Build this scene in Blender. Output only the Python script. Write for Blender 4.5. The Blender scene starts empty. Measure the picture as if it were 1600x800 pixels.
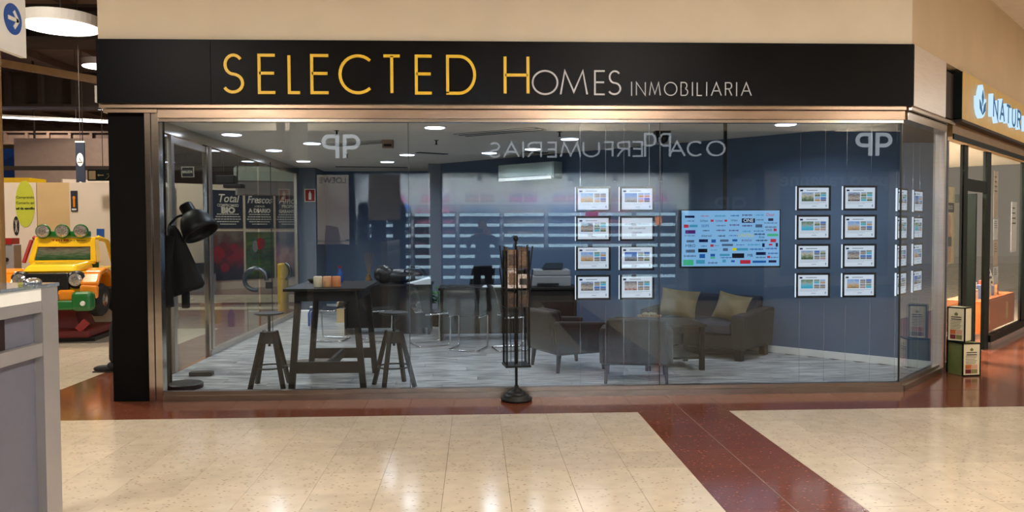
import bpy, bmesh, math, random
from mathutils import Vector, Matrix
random.seed(7)
PI = math.pi
scn = bpy.context.scene
COL = scn.collection

# ------------------------------------------------------------------ camera
cam_d = bpy.data.cameras.new('camera')
cam_d.sensor_width = 36.0
cam_d.lens = 1240.0 / 1600.0 * 36.0
cam_d.clip_start = 0.05
cam_d.clip_end = 200
cam = bpy.data.objects.new('camera', cam_d)
COL.objects.link(cam)
_r = Vector((0.9989452, -0.045726, -0.00419757))
_u = Vector((0.00574062, 0.03366652, 0.99941664))
_w = Vector((0.04555801, 0.99838655, -0.03389351))
cam.matrix_world = Matrix(((_r.x, _u.x, -_w.x, 0.0), (_r.y, _u.y, -_w.y, -7.3127), (_r.z, _u.z, -_w.z, 1.55), (0, 0, 0, 1)))
scn.camera = cam

# ------------------------------------------------------------------ view, world
scn.view_settings.view_transform = 'Standard'
scn.view_settings.look = 'None'
scn.view_settings.exposure = 0.0
scn.view_settings.gamma = 1.0
scn.view_settings.use_curve_mapping = False
scn.cycles.max_bounces = 8
scn.cycles.diffuse_bounces = 3
scn.cycles.glossy_bounces = 4
scn.cycles.transparent_max_bounces = 32
scn.cycles.caustics_reflective = False
scn.cycles.caustics_refractive = False
scn.cycles.sample_clamp_indirect = 40.0
world = bpy.data.worlds.new('world')
scn.world = world
world.use_nodes = True
world.node_tree.nodes['Background'].inputs[0].default_value = (1.0, 0.86, 0.70, 1)
world.node_tree.nodes['Background'].inputs[1].default_value = 0.22

# lamp powers (watts) of the lamps built further down
P_MALL, P_SHOP, P_HALL, P_PERFUME, P_DIET = 165.0, 11.0, 190.0, 300.0, 260.0
E_DISC, E_DOWN = 6.0, 9.0


def area_light(name, loc, power, size, color=(1, 1, 1), spread=PI, rot=(0, 0, 0), parent=None, size_y=None):
    d = bpy.data.lights.new(name, 'AREA')
    d.energy = power
    d.color = color
    if size_y:
        d.shape = 'RECTANGLE'
        d.size = size
        d.size_y = size_y
    else:
        d.shape = 'DISK'
        d.size = size
    d.spread = spread
    o = bpy.data.objects.new(name, d)
    o.location = loc
    o.rotation_euler = rot
    o.parent = parent
    COL.objects.link(o)
    return o


# ------------------------------------------------------------------ materials
def lin(c):
    c = c / 255.0
    return c / 12.92 if c <= 0.04045 else ((c + 0.055) / 1.055) ** 2.4


def rgb(c):
    return (lin(c[0]), lin(c[1]), lin(c[2]), 1.0)


def _new(name):
    m = bpy.data.materials.new(name)
    m.use_nodes = True
    nt = m.node_tree
    return m, nt, nt.nodes['Principled BSDF']


def mat(name, c, rough=0.5, metal=0.0, var=0.08, scale=6.0, bump=0.0, stretch=(1, 1, 1), coat=0.0, spec=0.5, c2=None, rand=False):
    """plain surface with a little procedural variation"""
    m, nt, b = _new(name)
    N, Lk = nt.nodes, nt.links
    tc = N.new('ShaderNodeTexCoord')
    mp = N.new('ShaderNodeMapping')
    mp.inputs['Scale'].default_value = stretch
    Lk.new(tc.outputs['Object'], mp.inputs[0])
    nz = N.new('ShaderNodeTexNoise')
    nz.inputs['Scale'].default_value = scale
    nz.inputs['Detail'].default_value = 5
    Lk.new(mp.outputs[0], nz.inputs[0])
    ramp = N.new('ShaderNodeValToRGB')
    a = rgb(c)
    if c2 is None:
        lo = tuple(max(0, v * (1 - var)) for v in a[:3]) + (1,)
        hi = tuple(min(1, v * (1 + var)) for v in a[:3]) + (1,)
    else:
        lo, hi = a, rgb(c2)
    ramp.color_ramp.elements[0].position = 0.35
    ramp.color_ramp.elements[1].position = 0.65
    ramp.color_ramp.elements[0].color = lo
    ramp.color_ramp.elements[1].color = hi
    Lk.new(nz.outputs[0], ramp.inputs[0])
    out = ramp.outputs[0]
    if rand:
        oi = N.new('ShaderNodeObjectInfo')
        mr = N.new('ShaderNodeMapRange')
        mr.inputs[3].default_value = 1 - rand
        mr.inputs[4].default_value = 1 + rand
        Lk.new(oi.outputs['Random'], mr.inputs[0])
        mx = N.new('ShaderNodeVectorMath')
        mx.operation = 'SCALE'
        Lk.new(out, mx.inputs[0])
        Lk.new(mr.outputs[0], mx.inputs['Scale'])
        out = mx.outputs[0]
        ad = N.new('ShaderNodeVectorMath')
        ad.operation = 'ADD'
        Lk.new(tc.outputs['Object'], ad.inputs[0])
        Lk.new(oi.outputs['Random'], ad.inputs[1])
        sc = N.new('ShaderNodeVectorMath')
        sc.operation = 'MULTIPLY_ADD'
        sc.inputs[1].default_value = (37, 37, 37)
        Lk.new(oi.outputs['Random'], sc.inputs[0])
        Lk.new(tc.outputs['Object'], sc.inputs[2])
        Lk.new(sc.outputs[0], mp.inputs[0])
    Lk.new(out, b.inputs['Base Color'])
    b.inputs['Roughness'].default_value = rough
    b.inputs['Metallic'].default_value = metal
    b.inputs['Specular IOR Level'].default_value = spec
    b.inputs['Coat Weight'].default_value = coat
    b.inputs['Coat Roughness'].default_value = 0.08
    if bump:
        bp = N.new('ShaderNodeBump')
        bp.inputs['Strength'].default_value = bump
        bp.inputs['Distance'].default_value = 0.01
        Lk.new(nz.outputs[0], bp.inputs['Height'])
        Lk.new(bp.outputs[0], b.inputs['Normal'])
    return m


def terrazzo(name, c, fleck, rough, dens=0.5, fscale=42.0, rand=0.05, grid=None, patch=0.06):
    """polished chip tile: base tone, soft cloud and small elongated flecks"""
    m, nt, b = _new(name)
    N, Lk = nt.nodes, nt.links
    geo = N.new('ShaderNodeNewGeometry')
    nz = N.new('ShaderNodeTexNoise')
    nz.inputs['Scale'].default_value = 9
    Lk.new(geo.outputs['Position'], nz.inputs[0])
    r1 = N.new('ShaderNodeValToRGB')
    a = rgb(c)
    r1.color_ramp.elements[0].position = 0.3
    r1.color_ramp.elements[1].position = 0.7
    r1.color_ramp.elements[0].color = tuple(v * (1 - patch) for v in a[:3]) + (1,)
    r1.color_ramp.elements[1].color = tuple(v * (1 + patch) for v in a[:3]) + (1,)
    Lk.new(nz.outputs[0], r1.inputs[0])
    mp = N.new('ShaderNodeMapping')
    mp.inputs['Rotation'].default_value = (0, 0, 0.6)
    mp.inputs['Scale'].default_value = (1, 2.2, 1)
    Lk.new(geo.outputs['Position'], mp.inputs[0])
    vo = N.new('ShaderNodeTexVoronoi')
    vo.inputs['Scale'].default_value = fscale
    Lk.new(mp.outputs[0], vo.inputs[0])
    r2 = N.new('ShaderNodeValToRGB')
    r2.color_ramp.elements[0].position = 0.16
    r2.color_ramp.elements[1].position = 0.26
    r2.color_ramp.elements[0].color = (1, 1, 1, 1)
    r2.color_ramp.elements[1].color = (0, 0, 0, 1)
    Lk.new(vo.outputs['Distance'], r2.inputs[0])
    sep = N.new('ShaderNodeSeparateColor')
    Lk.new(vo.outputs['Color'], sep.inputs[0])
    gt = N.new('ShaderNodeMath')
    gt.operation = 'GREATER_THAN'
    gt.inputs[1].default_value = 1 - dens
    Lk.new(sep.outputs[0], gt.inputs[0])
    ml = N.new('ShaderNodeMath')
    ml.operation = 'MULTIPLY'
    Lk.new(r2.outputs[0], ml.inputs[0])
    Lk.new(gt.outputs[0], ml.inputs[1])
    mx = N.new('ShaderNodeMix')
    mx.data_type = 'RGBA'
    Lk.new(ml.outputs[0], mx.inputs[0])
    Lk.new(r1.outputs[0], mx.inputs[6])
    mx.inputs[7].default_value = rgb(fleck)
    out = mx.outputs[2]
    if rand:
        oi = N.new('ShaderNodeObjectInfo')
        mr = N.new('ShaderNodeMapRange')
        mr.inputs[3].default_value = 1 - rand
        mr.inputs[4].default_value = 1 + rand
        Lk.new(oi.outputs['Random'], mr.inputs[0])
        sv = N.new('ShaderNodeVectorMath')
        sv.operation = 'SCALE'
        Lk.new(out, sv.inputs[0])
        Lk.new(mr.outputs[0], sv.inputs['Scale'])
        out = sv.outputs[0]
    if grid:
        br = N.new('ShaderNodeTexBrick')
        br.offset = 0
        br.inputs['Scale'].default_value = 1
        br.inputs['Brick Width'].default_value = grid
        br.inputs['Row Height'].default_value = grid
        br.inputs['Mortar Size'].default_value = 0.003
        br.inputs['Color1'].default_value = (1, 1, 1, 1)
        br.inputs['Color2'].default_value = (0.93, 0.93, 0.93, 1)
        br.inputs['Mortar'].default_value = (0.55, 0.5, 0.45, 1)
        Lk.new(geo.outputs['Position'], br.inputs[0])
        mm = N.new('ShaderNodeMix')
        mm.data_type = 'RGBA'
        mm.blend_type = 'MULTIPLY'
        mm.inputs[0].default_value = 1
        Lk.new(out, mm.inputs[6])
        Lk.new(br.outputs[0], mm.inputs[7])
        out = mm.outputs[2]
    Lk.new(out, b.inputs['Base Color'])
    nr = N.new('ShaderNodeTexNoise')
    nr.inputs['Scale'].default_value = 2.5
    Lk.new(geo.outputs['Position'], nr.inputs[0])
    mr = N.new('ShaderNodeMapRange')
    mr.inputs[3].default_value = rough * 0.75
    mr.inputs[4].default_value = rough * 1.35
    Lk.new(nr.outputs[0], mr.inputs[0])
    Lk.new(mr.outputs[0], b.inputs['Roughness'])
    return m


def emit(name, c, strength=1.0, grad=None):
    m = bpy.data.materials.new(name)
    m.use_nodes = True
    nt = m.node_tree
    for n in list(nt.nodes):
        nt.nodes.remove(n)
    o = nt.nodes.new('ShaderNodeOutputMaterial')
    e = nt.nodes.new('ShaderNodeEmission')
    e.inputs[0].default_value = rgb(c)
    e.inputs[1].default_value = strength
    nt.links.new(e.outputs[0], o.inputs[0])
    return m


def glass(name, tint=(240, 244, 245), ior=1.5, rough=0.0, body=0.0, bodyc=(120, 125, 125)):
    """sheet glass: clear transmission plus the Fresnel mirror of each face"""
    m = bpy.data.materials.new(name)
    m.use_nodes = True
    nt = m.node_tree
    N, Lk = nt.nodes, nt.links
    for n in list(N):
        N.remove(n)
    o = N.new('ShaderNodeOutputMaterial')
    tr = N.new('ShaderNodeBsdfTransparent')
    tr.inputs[0].default_value = rgb(tint)
    gl = N.new('ShaderNodeBsdfGlossy')
    gl.inputs['Roughness'].default_value = rough
    gl.inputs[0].default_value = (1, 1, 1, 1)
    geo = N.new('ShaderNodeNewGeometry')
    mr = N.new('ShaderNodeMapRange')
    mr.inputs[3].default_value = ior
    mr.inputs[4].default_value = 1.0 / ior
    Lk.new(geo.outputs['Backfacing'], mr.inputs[0])
    fr = N.new('ShaderNodeFresnel')
    Lk.new(mr.outputs[0], fr.inputs[0])
    mx = N.new('ShaderNodeMixShader')
    Lk.new(fr.outputs[0], mx.inputs[0])
    src = tr.outputs[0]
    if body:
        df = N.new('ShaderNodeBsdfDiffuse')
        df.inputs[0].default_value = rgb(bodyc)
        m2 = N.new('ShaderNodeMixShader')
        m2.inputs[0].default_value = body
        Lk.new(tr.outputs[0], m2.inputs[1])
        Lk.new(df.outputs[0], m2.inputs[2])
        src = m2.outputs[0]
    Lk.new(src, mx.inputs[1])
    Lk.new(gl.outputs[0], mx.inputs[2])
    Lk.new(mx.outputs[0], o.inputs[0])
    return m


def photo(name, cols, strength=0.8, scale=5.0, seed=0.0, rough=None):
    """a printed picture: bands of colour broken up by noise; lit from behind when rough is None"""
    m = bpy.data.materials.new(name)
    m.use_nodes = True
    nt = m.node_tree
    N, Lk = nt.nodes, nt.links
    for n in list(N):
        N.remove(n)
    o = N.new('ShaderNodeOutputMaterial')
    tc = N.new('ShaderNodeTexCoord')
    nz = N.new('ShaderNodeTexNoise')
    nz.noise_dimensions = '4D'
    nz.inputs['W'].default_value = seed
    nz.inputs['Scale'].default_value = scale
    nz.inputs['Detail'].default_value = 3
    Lk.new(tc.outputs['Generated'], nz.inputs[0])
    sp = N.new('ShaderNodeSeparateXYZ')
    Lk.new(tc.outputs['Generated'], sp.inputs[0])
    mu = N.new('ShaderNodeMath')
    mu.operation = 'MULTIPLY_ADD'
    mu.inputs[1].default_value = 0.9
    mu.inputs[2].default_value = -0.45
    Lk.new(nz.outputs[0], mu.inputs[0])
    ad = N.new('ShaderNodeMath')
    Lk.new(mu.outputs[0], ad.inputs[0])
    Lk.new(sp.outputs[2], ad.inputs[1])
    rp = N.new('ShaderNodeValToRGB')
    el = rp.color_ramp.elements
    while len(el) < len(cols):
        el.new(0.5)
    for i, c in enumerate(cols):
        el[i].position = i / max(1, len(cols) - 1)
        el[i].color = rgb(c)
    Lk.new(ad.outputs[0], rp.inputs[0])
    if rough is None:
        e = N.new('ShaderNodeEmission')
        e.inputs[1].default_value = strength
    else:
        e = N.new('ShaderNodeBsdfPrincipled')
        e.inputs['Roughness'].default_value = rough
    Lk.new(rp.outputs[0], e.inputs[0])
    Lk.new(e.outputs[0], o.inputs[0])
    return m


M = {}
M['cream_wall'] = mat('cream_wall_paint', (224, 210, 186), 0.75, var=0.03, scale=2)
M['tan_wall'] = mat('tan_wall_paint', (204, 182, 150), 0.75, var=0.03, scale=2)
M['mall_ceiling'] = mat('mall_ceiling_paint', (225, 214, 196), 0.8, var=0.03)
M['black_panel'] = mat('black_satin_panel', (6, 5, 5), 0.36, var=0.1, scale=1.5, spec=0.09)
M['black_matte'] = mat('black_matte_panel', (8, 7, 6), 0.55, var=0.1, spec=0.07)
M['steel'] = mat('polished_steel', (192, 182, 172), 0.16, metal=1.0, var=0.06, scale=3, stretch=(1, 1, 6))
M['sill_steel'] = mat('worn_sill_steel', (150, 136, 124), 0.34, metal=1.0, var=0.08, scale=4, stretch=(1, 1, 6))
M['rail_steel'] = mat('bronze_tinted_steel', (166, 142, 122), 0.26, metal=1.0, var=0.08, scale=3, stretch=(1, 1, 6))
M['brushed_steel'] = mat('brushed_steel', (205, 196, 188), 0.34, metal=1.0, var=0.05, scale=4, stretch=(1, 1, 20))
M['chrome'] = mat('chrome_tube', (215, 215, 218), 0.10, metal=1.0, var=0.03)
M['tile_cream'] = terrazzo('cream_terrazzo_tile', (203, 187, 164), (134, 110, 84), 0.13, dens=0.42, fscale=26)
M['tile_red'] = terrazzo('red_terrazzo_tile', (112, 62, 43), (160, 112, 94), 0.11, dens=0.24, fscale=30)
M['slab_cream'] = terrazzo('cream_terrazzo_slab', (203, 187, 164), (134, 110, 84), 0.14, dens=0.42, fscale=26, rand=0, grid=0.39)
M['slab_red'] = terrazzo('red_terrazzo_slab', (112, 62, 43), (160, 112, 94), 0.12, dens=0.24, fscale=30, rand=0, grid=0.39)
M['joint'] = mat('grey_floor_joint', (112, 92, 74), 0.4)
M['plank'] = mat('grey_washed_laminate', (98, 100, 104), 0.30, scale=3.0, stretch=(1.1, 12, 1), c2=(208, 206, 202), rand=0.13)
M['blue_wall'] = mat('slate_blue_wall_paint', (78, 98, 124), 0.6, var=0.03, scale=2)
M['grey_wall'] = mat('blue_grey_wall_paint', (112, 120, 132), 0.6, var=0.03, scale=2)
M['shop_ceiling'] = mat('shop_ceiling_paint', (222, 217, 208), 0.8, var=0.03, scale=1)
M['white'] = mat('white_paint', (225, 224, 220), 0.5, var=0.03)
M['offwhite'] = mat('warm_white_board', (222, 208, 192), 0.6, var=0.03, scale=1.5)
M['beige_panel'] = mat('beige_board', (206, 176, 128), 0.65, var=0.05, scale=2)
M['glass'] = glass('shop_glass', ior=1.42)
M['glass_wing'] = glass('corner_glass', ior=1.30)
M['glass_diet'] = glass('coated_glass', tint=(244, 244, 240), ior=1.16)
M['glass_side'] = glass('side_glass', tint=(240, 245, 245), ior=1.3)
M['glass_edge'] = mat('glass_joint', (40, 46, 46), 0.3)
M['acrylic'] = glass('smoked_acrylic', tint=(178, 180, 184), ior=1.45, rough=0.05, body=0.16, bodyc=(120, 118, 118))
M['black_wood'] = mat('black_stained_wood', (11, 10, 9), 0.45, scale=5, stretch=(1, 1, 8), c2=(22, 20, 18), spec=0.3)
M['brown_black_wood'] = mat('black_brown_veneer', (16, 12, 11), 0.42, scale=4, stretch=(8, 1, 1), c2=(28, 22, 19), spec=0.3)
M['black_metal'] = mat('black_powder_metal', (12, 12, 13), 0.45, var=0.1, spec=0.3)
M['black_plastic'] = mat('black_plastic', (15, 15, 17), 0.35, var=0.1)
M['iron'] = mat('dark_cast_iron', (25, 23, 22), 0.5, metal=0.3, var=0.2, bump=0.3, scale=30)
M['sofa'] = mat('charcoal_grey_upholstery', (38, 36, 36), 0.9, var=0.12, scale=60, bump=0.15)
M['sofa_blue'] = mat('slate_grey_upholstery', (44, 48, 60), 0.9, var=0.12, scale=60, bump=0.15)
M['cushion'] = mat('beige_satin_cushion', (120, 104, 74), 0.5, var=0.08, scale=10, bump=0.3)
M['jacket'] = mat('black_jacket_cloth', (11, 12, 15), 0.8, var=0.2, scale=12, bump=0.3)
M['yellow_sign'] = mat('yellow_letter', (240, 196, 40), 0.4, var=0.02)
M['silver_sign'] = mat('silver_letter', (190, 190, 194), 0.35, var=0.02)
M['bezel'] = mat('black_display_bezel', (12, 12, 18), 0.3, var=0.1)
M['page'] = emit('backlit_page', (224, 232, 246), 0.95)
M['page_side'] = emit('backlit_page_edge', (225, 235, 250), 1.3)
M['print_navy'] = emit('backlit_print_navy', (40, 44, 72), 0.9)
M['print_grey'] = emit('backlit_print_grey', (120, 126, 146), 0.9)
M['print_light'] = emit('backlit_print_pale', (176, 184, 202), 0.9)
M['down'] = emit('downlight_diffuser', (226, 234, 255), E_DOWN)
M['disc'] = emit('disc_lamp_diffuser', (255, 246, 232), E_DISC)
M['tube_light'] = emit('fluorescent_tube', (240, 238, 255), 7.0)
M['yellow'] = mat('glossy_yellow_fibreglass', (242, 196, 34), 0.2, var=0.04, coat=0.6)
M['orange'] = mat('glossy_orange_fibreglass', (236, 140, 26), 0.2, var=0.04, coat=0.6)
M['green'] = mat('glossy_green_plastic', (20, 104, 40), 0.3, var=0.05, coat=0.3)
M['red'] = mat('red_painted_metal', (150, 26, 26), 0.35, var=0.06)
M['darkred'] = mat('dark_red_base', (104, 24, 24), 0.45, var=0.08)
M['rubber'] = mat('black_rubber', (18, 17, 17), 0.7, var=0.1)
M['lens'] = mat('clear_lens', (205, 200, 192), 0.15, metal=0.6, scale=70, c2=(120, 116, 110))
M['blue_paint'] = mat('blue_panel', (24, 78, 160), 0.4, var=0.1)
M['hall_dark'] = mat('dark_brown_duct', (46, 36, 31), 0.7, var=0.1)
M['hall_brown'] = mat('brown_steel_deck', (116, 94, 80), 0.7, var=0.12, scale=3)
M['hall_pale'] = mat('taupe_bulkhead', (150, 128, 112), 0.75, var=0.05)
M['brass'] = mat('brass_beam', (128, 96, 52), 0.45, var=0.08)
M['bollard'] = mat('yellow_bollard_paint', (226, 184, 40), 0.45, var=0.05)
M['alu'] = mat('satin_aluminium', (168, 164, 162), 0.38, metal=0.55, var=0.04)
M['kiosk_panel'] = mat('grey_laminate_panel', (96, 96, 108), 0.45, var=0.03, scale=30)
M['poster_navy'] = mat('navy_poster_board', (34, 42, 58), 0.5, var=0.06)
M['print_white'] = mat('white_print', (224, 222, 214), 0.6, var=0.02)
M['print_black'] = mat('black_print', (22, 22, 24), 0.6, var=0.02)
M['dark_green'] = mat('dark_green_paint', (8, 18, 15), 0.5, var=0.08, spec=0.12)
M['gold'] = mat('gold_sign_face', (206, 172, 98), 0.5, var=0.05)
M['white_lit'] = emit('lit_letter_side', (196, 226, 250), 1.1)
M['letter_blue'] = emit('lit_letter_face', (84, 134, 172), 0.6)
M['letter_edge'] = mat('letter_dark_edge', (16, 34, 40), 0.4)
M['diet_wall'] = mat('warm_cream_wall', (226, 208, 178), 0.7, var=0.03)
M['orange_unit'] = mat('orange_wood_laminate', (176, 92, 40), 0.4, scale=4, stretch=(6, 1, 1), c2=(196, 108, 50))
M['olive'] = mat('olive_green_card', (86, 98, 44), 0.5, scale=3, c2=(126, 120, 66))
M['cream_card'] = mat('cream_card', (218, 206, 170), 0.55, var=0.03)
M['leaf'] = mat('green_leaf', (44, 98, 34), 0.5, var=0.3, scale=8)
M['soil_pot'] = mat('white_plant_pot', (200, 198, 190), 0.4)
M['skin'] = mat('skin', (196, 148, 122), 0.5, var=0.04)
M['dark_cloth'] = mat('dark_clothing', (30, 30, 34), 0.85, var=0.15, scale=20)
M['navy_cloth'] = mat('navy_trousers', (28, 31, 44), 0.85, var=0.15, scale=20)
M['hair'] = mat('dark_hair', (30, 22, 18), 0.6, var=0.2, scale=40)
M['paper'] = mat('white_paper', (222, 226, 232), 0.6, var=0.02)
M['wax_white'] = mat('cream_wax', (232, 218, 190), 0.45, var=0.03)
M['wax_peach'] = mat('peach_wax', (232, 170, 122), 0.45, var=0.03)
M['wax_orange'] = mat('orange_wax', (228, 140, 84), 0.45, var=0.03)
M['printer'] = mat('grey_printer_plastic', (142, 142, 146), 0.5, var=0.04)
M['ac_front'] = mat('grey_green_unit', (160, 174, 166), 0.45, var=0.03)
M['mat_brown'] = mat('brown_doormat', (92, 82, 76), 0.9, var=0.15, scale=30)
M['blue_cloth'] = mat('deep_blue_fabric', (30, 60, 170), 0.7, var=.1)
M['lamp_warm'] = emit('warm_lamp', (255, 190, 120), 4.0)


# ------------------------------------------------------------------ mesh builder
class MB:
    def __init__(s):
        s.v = []
        s.f = []
        s.xf = None

    def add(s, vs, fs):
        o = len(s.v)
        if s.xf is not None:
            vs = [tuple(s.xf @ Vector(p)) for p in vs]
        s.v += [tuple(p) for p in vs]
        s.f += [tuple(i + o for i in f) for f in fs]
        return s

    def box(s, x0, x1, y0, y1, z0, z1):
        v = [(x0, y0, z0), (x1, y0, z0), (x1, y1, z0), (x0, y1, z0), (x0, y0, z1), (x1, y0, z1), (x1, y1, z1), (x0, y1, z1)]
        return s.add(v, [(0, 3, 2, 1), (4, 5, 6, 7), (0, 1, 5, 4), (1, 2, 6, 5), (2, 3, 7, 6), (3, 0, 4, 7)])

    def hexa(s, b, t):
        """b, t: four bottom and four top points, counter-clockwise from above"""
        return s.add(list(b) + list(t), [(3, 2, 1, 0), (4, 5, 6, 7), (0, 1, 5, 4), (1, 2, 6, 5), (2, 3, 7, 6), (3, 0, 4, 7)])

    def bar(s, p, q, w, h=None, up=(0, 0, 1), w2=None, h2=None):
        p, q = Vector(p), Vector(q)
        h = w if h is None else h
        w2 = w if w2 is None else w2
        h2 = h if h2 is None else h2
        d = (q - p).normalized()
        u = Vector(up)
        if abs(d.dot(u)) > 0.97:
            u = Vector((0, 1, 0))
        a = d.cross(u).normalized()
        b = a.cross(d).normalized()
        def ring(c, ww, hh):
            return [c - a * ww / 2 - b * hh / 2, c + a * ww / 2 - b * hh / 2, c + a * ww / 2 + b * hh / 2, c - a * ww / 2 + b * hh / 2]
        return s.add(ring(p, w, h) + ring(q, w2, h2), [(0, 1, 2, 3), (7, 6, 5, 4), (0, 4, 5, 1), (1, 5, 6, 2), (2, 6, 7, 3), (3, 7, 4, 0)])

    def tube(s, pts, r, n=8, closed=False, r2=None):
        pts = [Vector(p) for p in pts]
        k = len(pts)
        vs, fs = [], []
        prev = None
        for i, p in enumerate(pts):
            if closed:
                d = (pts[(i + 1) % k] - pts[i - 1]).normalized()
            else:
                d = (pts[min(i + 1, k - 1)] - pts[max(i - 1, 0)]).normalized()
            if prev is None:
                u = Vector((0, 0, 1)) if abs(d.z) < 0.9 else Vector((1, 0, 0))
                a = d.cross(u).normalized()
            else:
                a = (prev - d * prev.dot(d)).normalized()
            prev = a
            b = d.cross(a)
            rr = r if r2 is None else r + (r2 - r) * i / (k - 1)
            for j in range(n):
                t = 2 * PI * j / n
                vs.append(p + a * math.cos(t) * rr + b * math.sin(t) * rr)
        for i in range(k if closed else k - 1):
            for j in range(n):
                i2 = (i + 1) % k
                fs.append((i * n + j, i * n + (j + 1) % n, i2 * n + (j + 1) % n, i2 * n + j))
        if not closed:
            fs.append(tuple(reversed(range(n))))
            fs.append(tuple((k - 1) * n + j for j in range(n)))
        return s.add(vs, fs)

    def lathe(s, prof, n=24, c=(0, 0, 0), axis=None, sx=1.0, sy=1.0):
        """prof: (r, z) from bottom to top; closed by caps"""
        vs, fs = [], []
        for r, z in prof:
            for j in range(n):
                t = 2 * PI * j / n
                vs.append(Vector((r * math.cos(t) * sx, r * math.sin(t) * sy, z)))
        for i in range(len(prof) - 1):
            for j in range(n):
                fs.append((i * n + j, i * n + (j + 1) % n, (i + 1) * n + (j + 1) % n, (i + 1) * n + j))
        fs.append(tuple(reversed(range(n))))
        fs.append(tuple((len(prof) - 1) * n + j for j in range(n)))
        R = Matrix.Identity(3)
        if axis is not None:
            R = Vector((0, 0, 1)).rotation_difference(Vector(axis)).to_matrix()
        return s.add([tuple(R @ p + Vector(c)) for p in vs], fs)

    def ell(s, c, rx, ry, rz, n=12, m=7):
        pr = []
        for i in range(m + 1):
            t = -PI / 2 + PI * i / m
            pr.append((max(0.001, math.cos(t)), math.sin(t)))
        vs, fs = [], []
        for r, z in pr:
            for j in range(n):
                t = 2 * PI * j / n
                vs.append((c[0] + rx * r * math.cos(t), c[1] + ry * r * math.sin(t), c[2] + rz * z))
        for i in range(m):
            for j in range(n):
                fs.append((i * n + j, i * n + (j + 1) % n, (i + 1) * n + (j + 1) % n, (i + 1) * n + j))
        fs.append(tuple(reversed(range(n))))
        fs.append(tuple(m * n + j for j in range(n)))
        return s.add(vs, fs)

    def prism(s, poly, y0, y1, plane='xz'):
        """poly in plane, extruded along the remaining axis"""
        n = len(poly)
        def P(a, b, e):
            return (a, e, b) if plane == 'xz' else ((a, b, e) if plane == 'xy' else (e, a, b))
        vs = [P(a, b, y0) for a, b in poly] + [P(a, b, y1) for a, b in poly]
        fs = [tuple(range(n)), tuple(reversed(range(n, 2 * n)))]
        for i in range(n):
            j = (i + 1) % n
            fs.append((i, i + n, j + n, j))
        return s.add(vs, fs)

    def build(s, name, m, parent=None, smooth=False, bevel=0.0, loc=None, rot=None, seg=2):
        me = bpy.data.meshes.new(name)
        me.from_pydata(s.v, [], s.f)
        bm = bmesh.new()
        bm.from_mesh(me)
        bmesh.ops.recalc_face_normals(bm, faces=bm.faces)
        bm.to_mesh(me)
        bm.free()
        me.materials.append(m)
        if smooth:
            for p in me.polygons:
                p.use_smooth = True
        o = bpy.data.objects.new(name, me)
        COL.objects.link(o)
        if parent is not None:
            o.parent = parent
        if loc:
            o.location = loc
        if rot:
            o.rotation_euler = rot
        if bevel:
            b = o.modifiers.new('edge', 'BEVEL')
            b.width = bevel
            b.segments = seg
            b.limit_method = 'ANGLE'
        return o


def B(x0, x1, y0, y1, z0, z1):
    return MB().box(x0, x1, y0, y1, z0, z1)


def tag(o, label=None, cat=None, group=None, kind=None):
    if label:
        o['label'] = label
    if cat:
        o['category'] = cat
    if group:
        o['group'] = group
    if kind:
        o['kind'] = kind
    return o


def thing(name, label, cat, loc=(0, 0, 0), rz=0.0, group=None):
    o = bpy.data.objects.new(name, None)
    o.empty_display_size = 0.1
    COL.objects.link(o)
    o.location = loc
    o.rotation_euler = (0, 0, rz)
    return tag(o, label, cat, group)


def struct(name, mb, m, parent=None, **k):
    o = mb.build(name, m, parent, **k)
    if parent is None:
        o['kind'] = 'structure'
    return o


def struct_root(name, loc=(0, 0, 0), rz=0.0):
    o = bpy.data.objects.new(name, None)
    COL.objects.link(o)
    o.location = loc
    o.rotation_euler = (0, 0, rz)
    o['kind'] = 'structure'
    return o


def copy_tree(o, parent=None):
    c = o.copy()
    COL.objects.link(c)
    if parent is not None:
        c.parent = parent
    for ch in list(o.children):
        copy_tree(ch, c)
    return c


def inst(src, parent, loc=None, m=None):
    """a piece that shares its mesh with src"""
    c = src.copy()
    COL.objects.link(c)
    c.parent = parent
    if loc is not None:
        c.location = loc
    return c


def text(body, m, parent, loc, size, rz=0.0, name='lettering', extrude=0.0, align='CENTER', shear=0.0, mirror=False, sx=1.0, spacing=1.0, off=0.0):
    """flat lettering standing upright, facing local -y"""
    cu = bpy.data.curves.new(name, 'FONT')
    cu.body = body
    cu.size = size
    cu.align_x = align
    cu.align_y = 'CENTER'
    cu.extrude = extrude
    cu.shear = shear
    cu.space_character = spacing
    cu.offset = off
    cu.resolution_u = 3
    cu.materials.append(m)
    tmp = bpy.data.objects.new(name, cu)
    me = bpy.data.meshes.new_from_object(tmp)
    bpy.data.objects.remove(tmp)
    bpy.data.curves.remove(cu)
    me.name = name
    o = bpy.data.objects.new(name, me)
    COL.objects.link(o)
    o.parent = parent
    o.location = loc
    o.rotation_euler = (PI / 2, 0, rz)
    o.scale = (sx, 1, 1)
    return o


# stroke capitals in a unit box (0..1 by 0..1)
def arc(cx, cy, rx, ry, a0, a1, n=14):
    return [(cx + rx * math.cos(math.radians(a0 + (a1 - a0) * i / n)), cy + ry * math.sin(math.radians(a0 + (a1 - a0) * i / n))) for i in range(n + 1)]


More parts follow.
